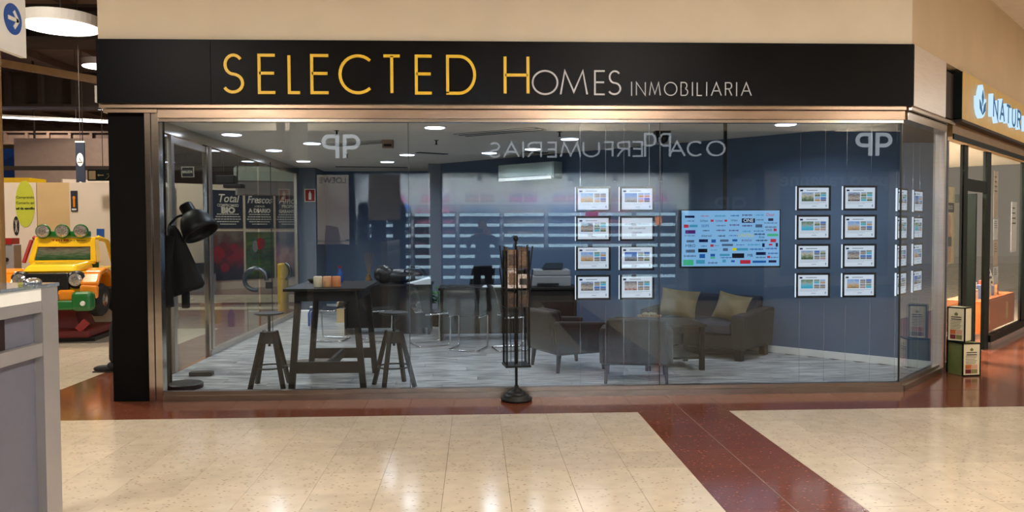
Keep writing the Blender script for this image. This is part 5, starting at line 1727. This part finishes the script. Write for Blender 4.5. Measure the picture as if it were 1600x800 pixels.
s2 = Wthing('diet_shop_sign', 'gold fascia sign with lit leaf emblem and lit NATUR HOUSE letters', 'sign', 0, 0, 2.71)
B(1.56, 9.0, -.145, -.03, 0.01, .50).build('sign_box', dg, s2)
B(1.565, 9.0, -.15, -.1455, 0.0, .51).build('face', M['gold'], s2)
B(1.56, 9.0, -.15, -.005, -.03, -.002).build('underside', M['hall_dark'], s2)
B(1.10, 1.559, -.06, -.03, 0.0, .48).build('infill_panel', M['hall_dark'], s2)


def lit_letter(ch, x0, x1, z0, z1, w):
    o = letter(ch, x0, x1, z0, z1, w, .05, M['white_lit'], s2)
    o.location = (0, -.155, 0)
    o2 = letter(ch, x0 + .006, x1 - .006, z0 + .006, z1 - .006, w * .62, .004, M['letter_blue'], o, name='face')
    o2.location = (0, -.0505, 0)


x = 2.72
for ch, w in (('N', .26), ('A', .28), ('T', .24), ('U', .24), ('R', .24), (' ', .16), ('H', .26), ('O', .30), ('U', .26), ('S', .22), ('E', .22)):
    if ch != ' ':
        lit_letter(ch, x, x + w, .115, .375, .052)
    x += w + .09
em = MB()
lf = [(2.20, .44), (2.27, .36), (2.29, .27), (2.38, .30), (2.37, .18), (2.30, .10), (2.20, .065), (2.10, .10), (2.03, .18), (2.02, .30), (2.11, .27), (2.13, .36)]
eb = MB().prism(lf, -.205, -.156).build('emblem', M['white_lit'], s2)
MB().prism([(2.20, .38), (2.245, .30), (2.20, .20), (2.155, .30)], -.210, -.2055).build('leaf_mark', M['letter_blue'], eb)
for s in (-1, 1):
    MB().prism([(2.20, .10), (2.20 + s * .13, .16), (2.20 + s * .15, .26), (2.20 + s * .07, .22)], -.210, -.2055).build('leaf_mark', M['letter_blue'], eb)

for s, n in ((2.6, 1.0), (4.6, 1.0), (3.6, 2.4), (6.5, 1.4)):
    t = Wthing('ceiling_panel_lamp', 'flat ceiling lamp inside the diet shop, ' + {2.6: 'by the left pane', 4.6: 'over the orange counter', 3.6: 'before the back shelves', 6.5: 'far right'}[s], 'lamp', s, n, 2.70, 0, 'ceiling lamps of the diet shop')
    B(-.30, .30, -.15, .15, -.03, 0).build('frame', M['white'], t)
    B(-.28, .28, -.13, .13, -.035, -.0301).build('diffuser', M['disc'], t)
    area_light('lamp_light', (0, 0, -.05), P_DIET, .5, (1.0, 0.93, 0.82), parent=t)

wp = Wthing('woman_poster', 'tall cream poster of a slim woman hanging in the left diet shop pane', 'poster', 1.97, .08, 1.57)
wp.scale = (1.22, 1, 1)
B(-.26, .26, 0, .006, -.44, .44).build('sheet', M['cream_card'], wp)
B(-.22, .22, -.003, -.0005, .15, .26).build('title_band', M['print_black'], wp)
text('MENOS KILOS', M['print_white'], wp, (0, -.0045, .205), .062, name='lettering', extrude=.0004, sx=.85)
text('NUEVO', M['print_black'], wp, (-.06, -.0015, .375), .07, name='lettering', extrude=.0004)
text('PLAN', M['print_black'], wp, (-.06, -.0015, .305), .07, name='lettering', extrude=.0004)
B(-.22, -.06, -.003, -.0005, -.11, -.03).build('price_tag', M['red'], wp)
bodyp = MB()
bodyp.prism([(.02, .12), (.09, .13), (.12, .02), (.10, -.06), (.15, -.16), (.14, -.30), (.13, -.42), (.03, -.42), (.0, -.25), (.03, -.15), (.01, -.02)], -.003, -.0005)
bodyp.build('printed_figure', M['skin'], wp)
B(.0, .15, -.0035, -.0031, -.24, -.13).build('printed_shorts', M['poster_navy'], wp)

SH = [('tall beige notice sheets hanging in the right diet shop pane', 4.15, 1.98, .24, .62, (178, 150, 126)), ('white notice with small figures taped to the diet shop pane', 4.18, 1.52, .26, .28, (208, 208, 216)), ('tan recipe sheet on the diet shop pane', 4.20, 1.20, .24, .34, (188, 156, 132)), ('pale blue price sheet low on the diet shop pane', 4.22, .90, .28, .24, (200, 204, 220)), ('large white sheet near the right edge of the diet shop pane', 5.35, 1.55, .38, .72, (216, 214, 220))]
for k, (lab, s, z, w, h, c) in enumerate(SH):
    t = Wthing('window_sheet', lab, 'sheet', s, .03, z, 0, 'sheets on the diet shop pane')
    B(-w / 2, w / 2, 0, .003, -h / 2, h / 2).build('paper', mat('sheet_%d' % k, c, .6, var=.05, scale=14), t)
    for q in range(4):
        B(-w * .35, w * (.1 + .06 * q), -.0015, -.0002, h * (.36 - q * .10), h * (.39 - q * .10)).build('text_line', M['print_grey'] if 0 else M['sofa'], t)
ou = Wthing('orange_counter', 'orange wooden base unit with yellow vase emblems behind the diet shop pane', 'counter', 4.66, .07, 0)
B(-1.0, 1.04, 0, .45, .16, .56).build('front', M['orange_unit'], ou, bevel=.004)
B(-1.0, 1.04, 0.01, .45, .561, .585).build('top', M['orange_unit'], ou)
for s in (-.62, .52):
    MB().lathe([(.05, -.12), (.10, -.09), (.06, -.03), (.09, .03), (.05, .09), (.09, .12)], 14, (s, -.004, .36)).build('vase_emblem', M['gold'], ou, smooth=True).scale = (1, .05, 1)
PC = [(214, 196, 160), (150, 60, 50), (70, 84, 120), (220, 214, 204), (170, 120, 70), (90, 110, 60)]
PM = [mat('product_%d' % i, c, .5, var=.1, scale=20) for i, c in enumerate(PC)]
for k in range(11):
    t = Wthing('product_pack', 'small product pack number %s from the left on the orange counter' % ('one two three four five six seven eight nine ten eleven'.split()[k]), 'pack', 3.85 + k * .125, .20 + .1 * (k % 2), .586, .15 * ((k % 3) - 1), 'packs on the orange counter')
    h = .14 + .07 * ((k * 5) % 4) / 3
    B(-.045, .045, -.03, .03, 0, h).build('carton', PM[k % 6], t)
    B(-.035, .035, -.0315, -.0302, h * .3, h * .75).build('front_label', PM[(k + 3) % 6], t)
dc = Wthing('tilted_price_board', 'white tilted card with black figures on the orange counter', 'card', 5.25, .25, .586, -.1)
MB().hexa([(-.13, -.02, 0), (.13, -.02, 0), (.13, 0, 0), (-.13, 0, 0)], [(-.13, .10, .36), (.13, .10, .36), (.13, .115, .36), (-.13, .115, .36)]).build('card', M['print_white'], dc)
for k in range(4):
    z = .07 + k * .07
    B(-.06, .06, -.022 + z / 3, -.020 + z / 3 - .0005, z, z + .035).build('figure', M['print_black'], dc)
# shelving on the back wall with packs
for b, (s, nm) in enumerate(((2.3, 'left'), (4.0, 'middle'), (5.8, 'right'))):
    sh = Wthing('product_shelf', 'white wall shelf full of packs at the back of the diet shop, %s one' % nm, 'shelf', s, 3.3, 0, 0, 'back wall shelves of the diet shop')
    B(-.75, .75, .26, .29, .0, 2.0).build('back_panel', M['white'], sh)
    for k in range(5):
        B(-.75, .75, 0, .26, .2 + k * .38, .225 + k * .38).build('shelf_board', M['white'], sh)
    st_ = MB()
    for k in range(5):
        x = -.72
        while x < .66:
            w = .05 + .05 * random.random()
            st_.box(x, x + w, .05, .2, .226 + k * .38, .34 + k * .38 + .1 * random.random())
            x += w + .012
    tag(st_.build('packs', PM[b * 2 % 6], sh), kind='stuff')
mo = Wthing('shop_monitor', 'black monitor standing on the white desk inside the diet shop', 'monitor', 2.55, 1.35, 0)
B(-.35, .35, -.25, .25, .0, .72).build('desk', M['white'], mo)
B(-.27, .27, -.03, .02, .82, 1.16).build('screen', M['black_plastic'], mo)
B(-.04, .04, .0, .03, .721, .85).build('stand', M['black_plastic'], mo)
for lab, s, n, z in (('leafy green plant by the open diet shop door', 2.95, .75, .75), ('trailing green plant behind the diet shop pane left edge', 3.80, .72, .95)):
    p = Wthing('potted_plant', lab, 'plant', s, n, 0, 0, 'plants of the diet shop')
    MB().lathe([(.10, .004), (.12, z - .2), (.02, z - .2)], 14).build('stand', M['white'], p)
    MB().lathe([(.07, z - .2), (.10, z), (.08, z), (.02, z - .02)], 14).build('pot', M['soil_pot'], p)
    for k in range(30):
        a, r = k * 2.4, .06 + .14 * random.random()
        zz = z + .02 + .26 * random.random()
        c = Vector((r * math.cos(a), r * math.sin(a), zz))
        d = Vector((math.cos(a), math.sin(a), .35)) * .06
        q = Vector((-math.sin(a), math.cos(a), 0)) * .028
        MB().add([tuple(c - d), tuple(c + q + Vector((0, 0, .012))), tuple(c + d - Vector((0, 0, .02))), tuple(c - q + Vector((0, 0, .012)))], [(0, 1, 2), (0, 2, 3)]).build('leaf', M['leaf'], p)
brs = Wthing('leaflet_stand', 'leaflet stand with pink and white flyers behind the left diet shop pane', 'stand', 1.95, .35, 0)
B(-.2, .2, .12, .14, .004, .95).build('back_board', M['cream_card'], brs)
for k in range(3):
    for q in range(3):
        B(-.19 + q * .13, -.08 + q * .13, .06, .118, .10 + k * .27, .32 + k * .27).build('flyer', (M['cream_card'], M['wax_peach'], M['red'])[(k + q) % 3], brs)


def promo(label, loc, rz, w, d, h, side):
    t = thing('promo_box', label, 'box', loc, rz, 'stacked promotion boxes')
    e = .012
    B(-w / 2 + e, w / 2 - e, -d / 2 + e, d / 2 - e, 0, h - .002).build('core', M['olive'], t)
    ed = MB()
    for sx in (-1, 1):
        for sy in (-1, 1):
            ed.box(sx * w / 2 - (e if sx > 0 else 0), sx * w / 2 + (0 if sx > 0 else e), sy * d / 2 - (e if sy > 0 else 0), sy * d / 2 + (0 if sy > 0 else e), 0, h)
    ed.box(-w / 2, w / 2, -d / 2, -d / 2 + e, 0, .012).box(-w / 2, w / 2, -d / 2, -d / 2 + e, h - .012, h).box(-w / 2, w / 2, d / 2 - e, d / 2, h - .012, h).box(-w / 2, -w / 2 + e, -d / 2, d / 2, h - .012, h).box(w / 2 - e, w / 2, -d / 2, d / 2, h - .012, h)
    ed.build('edging', M['dark_green'], t)
    fp = B(-w / 2 + e, w / 2 - e, -d / 2 + .004, -d / 2 + e - .001, .013, h - .013).build('front_panel', M['cream_card'], t)
    if side:
        B(w / 2 - e + .001, w / 2 - .004, -d / 2 + e, d / 2 - e, .013, h - .013).build('right_panel', M['cream_card'], t)
    y = -d / 2 + .002
    MB().prism([(0, h * .86), (.02, h * .80), (.012, h * .76), (-.012, h * .76), (-.02, h * .80)], y - .001, y + .0018).build('emblem', M['olive'], fp)
    q = MB()
    for k in range(2):
        q.box(-w * .28, w * .28, y - .001, y + .0018, h * .70 - k * .022, h * .715 - k * .022 + .004)
    for k in range(7):
        q.box(-w * .32, w * (.30 - .05 * (k % 3)), y - .0005, y + .0018, h * .60 - k * .016, h * .60 - k * .016 + .004)
    q.build('text_lines', M['sofa'], fp)
    for i in range(2):
        for j in range(2):
            B(-w * .33 + i * w * .34, -w * .33 + i * w * .34 + w * .31, y - .001, y + .0018, h * .08 + j * h * .14, h * .08 + j * h * .14 + h * .125).build('picture', (M['darkred'], M['orange_unit'], M['olive'], M['skin'])[i * 2 + j], fp)
    return t


promo('lower promotion box, green sided, on the red floor by the diet shop', (5.13, .79, .002), .10, .21, .25, .345, False)
promo('upper promotion box stacked on the green sided one by the diet shop', (5.09, .80, .349), -.95, .18, .17, .365, True)

# ================================================================== PERFUME SHOP ACROSS THE CORRIDOR (seen as a reflection)
OP = -9.5


def O(x, d, z=0.0):
    """x seen in the mirror, d metres into the shop"""
    return (x, OP - d, z)


struct('wall_front', B(-14, -4.05, OP - .3, OP, -.01, 3.6), M['hall_dark'])
struct('wall_front', MB().box(-14, 14, OP - .3, OP, 3.62, 4.3).box(9.3, 14, OP - .3, OP, -.01, 4.3), M['cream_wall'])
struct('wall_front', MB().box(-4.05, -3.42, OP - .3, OP, -.01, 2.80).box(-2.55, -2.62, OP - .25, OP, -.01, 2.75).box(4.63, 6.2, OP - .3, OP, -.01, 2.75).box(-4.05, 9.3, OP - .35, OP - .02, 2.75, 3.62), M['black_matte'])
struct('pillar', B(-.96, -.71, OP - .4, OP - .02, -.01, 2.75), M['hall_dark'])
struct('floor', B(-4.0, 9.3, OP - 6.0, OP - .02, -.02, .004), M['slab_cream'])
struct('wall_back', B(-4.0, 9.3, OP - 3.65, OP - 3.5, -.01, 2.9), M['white'])
struct('ceiling', B(-4.0, 9.3, OP - 6.0, OP - .36, 2.86, 2.95), M['white'])
struct('wall_left', B(-4.1, -4.0, OP - 6, OP - .31, -.01, 2.9), M['blue_paint'])
struct('wall_right', B(9.3, 9.4, OP - 6, OP - .31, -.01, 2.9), M['white'])
ow = struct_root('window_5', (0, OP, 0), 0)
for x0, x1 in ((-2.6, -.97), (-.70, 1.9), (1.91, 4.62)):
    B(x0, x1, -.10, -.09, .03, 2.74).build('pane', M['glass'], ow)
fs_ = thing('perfume_shop_sign', 'dark fascia across the corridor with pale PERFUMERIAS letters, seen mirrored', 'sign', (0, OP, 0), PI)
B(-9.2, 4.0, .0, .02, 2.80, 3.60).build('fascia', M['black_matte'], fs_)
ml = emit('pale_sign_letter', (222, 228, 236), 4.6)
ml2 = emit('pale_monogram', (222, 228, 236), 5.6)


def px(p):
    return 0.34 + (p - 768) * 0.0137


def oletter(ch, p0, p1, z0, z1, w, m, flip=False):
    a, b = -px(p1), -px(p0)
    o = letter(ch, a, b, z0, z1, w, .03, m, fs_, flip=flip)
    o.location = (0, -.005, 0)


for ch, p0, p1, fl in (('O', 1103, 1133, 0), ('C', 1072, 1097, 1), ('A', 1043, 1070, 0), ('E', 986, 1003, 0), ('R', 962, 983, 0), ('F', 941, 957, 0), ('U', 909, 936, 0), ('M', 874, 907, 0), ('E', 853, 869, 0), ('R', 823, 846, 0), ('I', 815, 819, 0), ('A', 786, 812, 0), ('S', 763, 783, 0)):
    zz = 3.05 + (p0 - 768) * .0001
    oletter(ch, p0, p1, zz, zz + .335, .036, ml, bool(fl))
oletter('P', 1028, 1047, 3.06, 3.58, .04, ml, False)
oletter('P', 1005, 1024, 3.06, 3.58, .04, ml, True)
for xa, zb in ((-2.80, 3.01), (8.58, 3.06)):
    for sg, fl in ((-1, True), (1, False)):
        xs = sorted((-xa + sg * .04, -xa + sg * .40))
        o = letter('P', xs[0], xs[1], zb, zb + .53, .075, .03, ml2, fs_, flip=fl)
        o.location = (0, -.005, 0)

lb = thing('perfume_lightbox', 'tall beige light box poster left of the perfume shop window, seen mirrored', 'light box', (-2.985, OP - .02, 0), PI)
B(-.36, .36, 0, .1, .1, 2.74).build('box', M['black_matte'], lb)
B(-.33, .33, -.01, -.0005, .16, 2.70).build('lit_sheet', photo('beige_ad_print', [(176, 160, 146), (150, 130, 116), (186, 170, 156), (170, 150, 136), (190, 176, 160)], 3.6, 2, 4), lb)
text('LOEWE', M['print_black'], lb, (0, -.012, 2.58), .17, name='lettering', extrude=.001)
MB().prism([(-.1, 1.6), (.15, 1.65), (.2, 1.2), (.12, .3), (-.12, .3), (-.2, 1.1)], -.012, -.0105).build('printed_figure', emit('beige_figure', (140, 118, 104), 2.6), lb)
hp = thing('hanging_board', 'flat dark grey board hanging in the perfume shop window, seen mirrored', 'board', (-1.92, OP - .05, 0), PI)
B(-.33, .33, .0, .02, 1.75, 2.70).build('board', mat('dark_grey_board', (150, 142, 138), .6), hp)
MB().tube([(-.2, .01, 2.70), (-.2, .01, 2.75)], .003, 5).build('wire', M['chrome'], hp)
pr = thing('window_showcase', 'pale framed showcase lettered paco rabanne beside the perfume shop, seen mirrored', 'showcase', (7.75, OP - .02, 0), PI)
B(-1.55, 1.55, .05, .3, .3, 2.9).build('back', mat('slate_showcase', (80, 90, 110), .6), pr)
for x0, x1, z0, z1 in ((-1.55, -1.2, .3, 2.9), (1.2, 1.55, .3, 2.9), (-1.199, 1.199, 2.80, 2.9), (-1.199, 1.199, .3, .5)):
    B(x0, x1, .0, .049, z0, z1).build('frame', M['printer'], pr)
text('paco rabanne', emit('faint_lettering', (170, 176, 184), 1.0), pr, (0, .04, 2.58), .42, name='lettering', extrude=.004, off=.006, sx=1.05)
pm = thing('monogram_panel', 'grey panel with faint twin letter monogram between showcase and perfume window', 'panel', (5.45, OP + .021, 0), PI)
B(-.55, .55, 0, .02, .3, 2.6).build('panel', mat('slate_panel', (70, 76, 88), .6), pm)
for sg, fl in ((-1, True), (1, False)):
    xs = sorted((sg * .04, sg * .34))
    letter('P', xs[0], xs[1], 1.80, 2.22, .06, .01, emit('faint_monogram', (150, 156, 166), .9) if sg < 0 else bpy.data.materials['faint_monogram'], pm, flip=fl).location = (0, -.001, 0)

# shelves with lit edges along the back wall, framed portraits and spots above
led = emit('shelf_led', (206, 234, 250), 8.0)
bottle_m = [mat('perfume_pack_%d' % i, c, .4, var=.2, scale=9) for i, c in enumerate(((70, 80, 100), (110, 60, 70), (60, 70, 84), (120, 110, 100)))]
for b in range(7):
    x0 = -2.7 + b * 1.12
    un = thing('perfume_shelf', 'lit wall shelf unit of perfumes, %s from the left in the mirrored shop' % ('first', 'second', 'third', 'fourth', 'fifth', 'sixth', 'seventh')[b], 'shelf', (x0 + .56, OP - 3.49, 0), PI, 'lit shelf units of the perfume shop')
    for s in (-1, 1):
        B(s * .54 - .015, s * .54 + .015, -.28, 0, .1, 2.18).build('side_panel', M['printer'], un)
    B(-.52, .52, -.03, -.005, .1, 2.18).build('back_panel', M['blue_paint'] if b == 0 else M['grey_wall'], un)
    st_ = MB()
    for k in range(7):
        z = .36 + k * .262
        B(-.52, .52, -.28, -.031, z, z + .02).build('shelf_board', M['white'], un)
        B(-.50, .50, -.285, -.2801, z - .055, z + .018).build('led_strip', led, un)
        x = -.49
        while x < .44:
            w = .03 + .05 * random.random()
            if random.random() > .12:
                st_.box(x, x + w, -.24, -.12, z + .021, z + .10 + .09 * random.random())
            x += w + .01
    tag(st_.build('perfume_packs', bottle_m[b % 4], un), kind='stuff')
    fr = thing('framed_portrait', 'framed advert picture above the perfume shelves, %s from the left' % ('first', 'second', 'third', 'fourth', 'fifth', 'sixth', 'seventh')[b], 'picture', (x0 + .56, OP - 3.49, 2.36), PI, 'pictures above the perfume shelves')
    B(-.40, .40, -.02, 0, -.15, .15).build('frame', M['white'], fr)
    for s in (-1, 1):
        B(s * .19 - .17, s * .19 + .17, -.023, -.0205, -.12, .12).build('print', photo('advert_%d_%d' % (b, s), [(40, 40, 60), (190, 80 + 30 * (b % 3), 110), (90, 110, 150), (210, 200, 200)], 1, 3, b * 2 + s, rough=.5), fr)
    sp = thing('spot_lamp', 'ceiling spot lamp over the perfume shelves, %s from the left' % ('first', 'second', 'third', 'fourth', 'fifth', 'sixth', 'seventh')[b], 'lamp', (x0 + .56, OP - 2.75, 2.86), PI, 'spot lamps of the perfume shop')
    MB().lathe([(.05, -.14), (.06, -.03), (.02, -.02), (.02, 0)], 16).build('housing', M['printer'], sp)
    MB().lathe([(.042, -.146), (.042, -.141)], 16).build('lens', M['down'], sp)
    area_light('lamp_light', (0, 0, -.16), P_PERFUME, .2, (.86, .93, 1.0), parent=sp, rot=(math.radians(52), 0, 0), spread=2.2)
t = thing('neon_strip', 'white and pink neon strip hanging inside the perfume shop, seen mirrored', 'neon sign', (2.69, OP - 1.5, 1.89), PI)
B(-.48, -.15, -.02, .02, -.03, .03).build('tube', emit('neon_white', (220, 235, 255), 10), t)
B(.15, .48, -.02, .02, -.03, .03).build('tube', bpy.data.materials['neon_white'], t)
B(-.149, .149, -.025, .02, -.055, .055).build('pink_panel', emit('neon_pink', (230, 50, 120), 6), t)
for x in (-.4, .4):
    MB().tube([(x, 0, .03), (x, 0, .97)], .003, 5).build('wire', M['chrome'], t)
t = thing('warm_table_lamp', 'glowing orange lamp on a black stand inside the perfume shop, seen mirrored', 'lamp', (4.25, OP - 1.5, .004), PI)
MB().lathe([(.12, 0), (.12, .03), (.02, .04), (.02, 1.62)], 16).build('stand', M['black_metal'], t)
MB().lathe([(.05, 1.62), (.075, 1.66), (.075, 1.80), (.05, 1.83)], 20).build('shade', emit('warm_glow', (255, 150, 70), 9), t)
t = thing('shop_counter', 'dark sales counter in the middle of the perfume shop, seen mirrored', 'counter', (1.8, OP - 1.8, 0), PI)
B(-1.6, 1.2, -.3, .3, .004, 1.05).build('body', M['black_matte'], t)
B(-1.65, 1.25, -.35, .35, 1.051, 1.09).build('worktop', M['printer'], t)


# ================================================================== PEOPLE
def person(label, loc, rz, joints, edges, radii, clothes, shoe_pts):
    """one continuous skinned figure; joints in local coordinates facing +y"""
    t = thing('person', label, 'person', loc, rz)
    me = bpy.data.meshes.new('body')
    names = list(joints)
    me.from_pydata([joints[k] for k in names], [(names.index(a), names.index(b)) for a, b in edges], [])
    o = bpy.data.objects.new('body', me)
    COL.objects.link(o)
    o.parent = t
    o.modifiers.new('skin', 'SKIN')
    lay = me.skin_vertices[0] if me.skin_vertices else None
    if lay is None:
        bm = bmesh.new()
        bm.from_mesh(me)
        bm.verts.layers.skin.verify()
        bm.to_mesh(me)
        bm.free()
        lay = me.skin_vertices[0]
    for i, k in enumerate(names):
        r = radii[k]
        lay.data[i].radius = r if isinstance(r, tuple) else (r, r)
        lay.data[i].use_root = (k == 'pelvis')
    sb = o.modifiers.new('smooth', 'SUBSURF')
    sb.levels = 2
    sb.render_levels = 2
    # cloth and skin split by height and reach, in the material
    m, nt, b = _new('clothed_' + clothes['n'])
    N, Lk = nt.nodes, nt.links
    tc = N.new('ShaderNodeTexCoord')
    sp = N.new('ShaderNodeSeparateXYZ')
    Lk.new(tc.outputs['Object'], sp.inputs[0])
    rp = N.new('ShaderNodeValToRGB')
    rp.color_ramp.interpolation = 'CONSTANT'
    mp = N.new('ShaderNodeMath')
    mp.operation = 'MULTIPLY'
    mp.inputs[1].default_value = .5
    Lk.new(sp.outputs[2], mp.inputs[0])
    Lk.new(mp.outputs[0], rp.inputs[0])
    el = rp.color_ramp.elements
    el[0].color = rgb(clothes['leg'])
    el[1].position = .97 / 2
    el[1].color = rgb(clothes['top'])
    e = el.new(1.46 / 2)
    e.color = rgb((196, 148, 122))
    Lk.new(rp.outputs[0], b.inputs['Base Color'])
    b.inputs['Roughness'].default_value = .8
    me.materials.append(m)
    # head with face, ears and hair
    hx, hy, hz = joints['head']
    hd = MB().ell((hx, hy, hz), .076, .095, .115, 20, 14).build('head', M['skin'], t, smooth=True)
    MB().ell((hx, hy - .02, hz + .03), .084, .095, .10, 20, 12).build('hair', M['hair'], t, smooth=True)
    MB().hexa([(hx - .014, hy + .085, hz - .03), (hx + .014, hy + .085, hz - .03), (hx + .006, hy + .09, hz - .03), (hx - .006, hy + .09, hz - .03)], [(hx - .006, hy + .085, hz + .02), (hx + .006, hy + .085, hz + .02), (hx + .003, hy + .09, hz + .02), (hx - .003, hy + .09, hz + .02)]).build('nose', M['skin'], hd)
    for s in (-1, 1):
        MB().ell((hx + s * .03, hy + .084, hz + .012), .012, .008, .008, 10, 6).build('eye', M['print_white'], hd, smooth=True)
        MB().ell((hx + s * .077, hy - .005, hz - .005), .012, .022, .032, 10, 6).build('ear', M['skin'], hd, smooth=True)
    MB().ell((hx, hy + .083, hz - .055), .024, .008, .007, 10, 6).build('mouth', M['wax_peach'], hd, smooth=True)
    for sx, (x, y, z, d) in zip((-1, 1), shoe_pts):
        sh = MB()
        sh.ell((x, y + .06 * d, z + .035), .045, .125, .042, 16, 8).ell((x, y - .02 * d, z + .06), .042, .06, .055, 12, 8)
        sh.build('shoe', M['rubber'], t, smooth=True)
        B(x - .043, x + .043, y + .06 * d - .12, y + .06 * d + .12, z - .0, z + .014).build('sole', M['hall_dark'], t, bevel=.006)
    return t


def hand(t, w, d, up):
    """palm and five fingers grown from the wrist point w along d"""
    w, d, up = Vector(w), Vector(d).normalized(), Vector(up).normalized()
    s = d.cross(up).normalized()
    MB().bar(w, w + d * .085, .075, .028, up=tuple(up), w2=.082, h2=.024).build('palm', M['skin'], t, bevel=.009)
    for k, ln in enumerate((.062, .075, .080, .070)):
        b = w + d * .082 + s * (-.030 + k * .020)
        MB().tube([b, b + d * ln * .5, b + d * ln * .8 + up * ln * .35, b + d * ln * .85 + up * ln * .6], .0085, 7, r2=.0065).build('finger', M['skin'], t, smooth=True)
    b = w + d * .03 - s * .036
    MB().tube([b, b - s * .022 + d * .022, b - s * .028 + d * .05 + up * .015], .0095, 7, r2=.007).build('thumb', M['skin'], t, smooth=True)


EDG = [('pelvis', 'waist'), ('waist', 'chest'), ('chest', 'neck'), ('neck', 'skull'), ('chest', 'shL'), ('shL', 'elL'), ('elL', 'wrL'), ('chest', 'shR'), ('shR', 'elR'), ('elR', 'wrR'),
       ('pelvis', 'hipL'), ('hipL', 'knL'), ('knL', 'anL'), ('pelvis', 'hipR'), ('hipR', 'knR'), ('knR', 'anR')]
RAD = {'pelvis': (.15, .11), 'waist': (.14, .10), 'chest': (.165, .115), 'neck': .055, 'skull': .055, 'head': .05, 'shL': .06, 'shR': .06, 'elL': .046, 'elR': .046, 'wrL': .030, 'wrR': .030, 'hipL': .095, 'hipR': .095, 'knL': .064, 'knR': .064, 'anL': .045, 'anR': .045}


def pose(**k):
    J = {'pelvis': (0, 0, .94), 'waist': (0, .0, 1.10), 'chest': (0, -.01, 1.33), 'neck': (0, .0, 1.47), 'skull': (0, .015, 1.56), 'head': (0, .03, 1.615),
         'shL': (-.195, -.01, 1.40), 'elL': (-.25, .0, 1.12), 'wrL': (-.26, .06, .88), 'shR': (.195, -.01, 1.40), 'elR': (.25, .0, 1.12), 'wrR': (.26, .06, .88),
         'hipL': (-.10, 0, .88), 'knL': (-.11, .02, .48), 'anL': (-.115, -.02, .08), 'hipR': (.10, 0, .88), 'knR': (.11, .02, .48), 'anR': (.115, -.02, .08)}
    J.update(k)
    return J


J = pose(elL=(-.28, .14, 1.22), wrL=(-.13, .30, 1.44), elR=(.28, .14, 1.22), wrR=(.13, .30, 1.44))
p1 = person('person in dark clothes holding up a phone, seen mirrored in the glass', (.13, -7.78, 0.0), 0, J, EDG, {k: RAD[k] for k in J if k != 'head'} | {'head': .05},
            {'n': 'photographer', 'leg': (36, 38, 48), 'top': (34, 34, 40)}, [(-.115, -.01, 0, 1), (.115, -.01, 0, 1)])
hand(p1, (-.13, .30, 1.44), (.35, .35, .85), (.6, -.75, .1))
hand(p1, (.13, .30, 1.44), (-.35, .35, .85), (-.6, -.75, .1))
ph = thing('phone', 'black smartphone held up by the person mirrored in the glass', 'phone', (.05, -7.41, 1.52))
B(-.085, .085, -.005, .004, -.04, .04).build('body', M['black_plastic'], ph, bevel=.004)

J = pose(hipL=(-.09, 0, .88), knL=(-.10, .23, .50), anL=(-.10, .26, .10), knR=(.10, -.02, .48), anR=(.10, -.18, .14), elL=(-.25, -.10, 1.13), wrL=(-.26, -.06, .90), elR=(.25, .08, 1.13), wrR=(.26, .20, .92))
p2 = person('person in black trousers and shoes walking out from behind the black pillar', (-3.73, 1.66, 0.0), PI / 2, J, EDG, {k: RAD[k] for k in J if k != 'head'} | {'head': .05},
            {'n': 'walker', 'leg': (22, 22, 26), 'top': (28, 28, 32)}, [(-.10, .29, .0, 1), (.10, -.17, .05, 1)])
hand(p2, (-.26, -.06, .90), (0, .15, -1), (1, 0, 0))
hand(p2, (.26, .20, .92), (0, .15, -1), (-1, 0, 0))
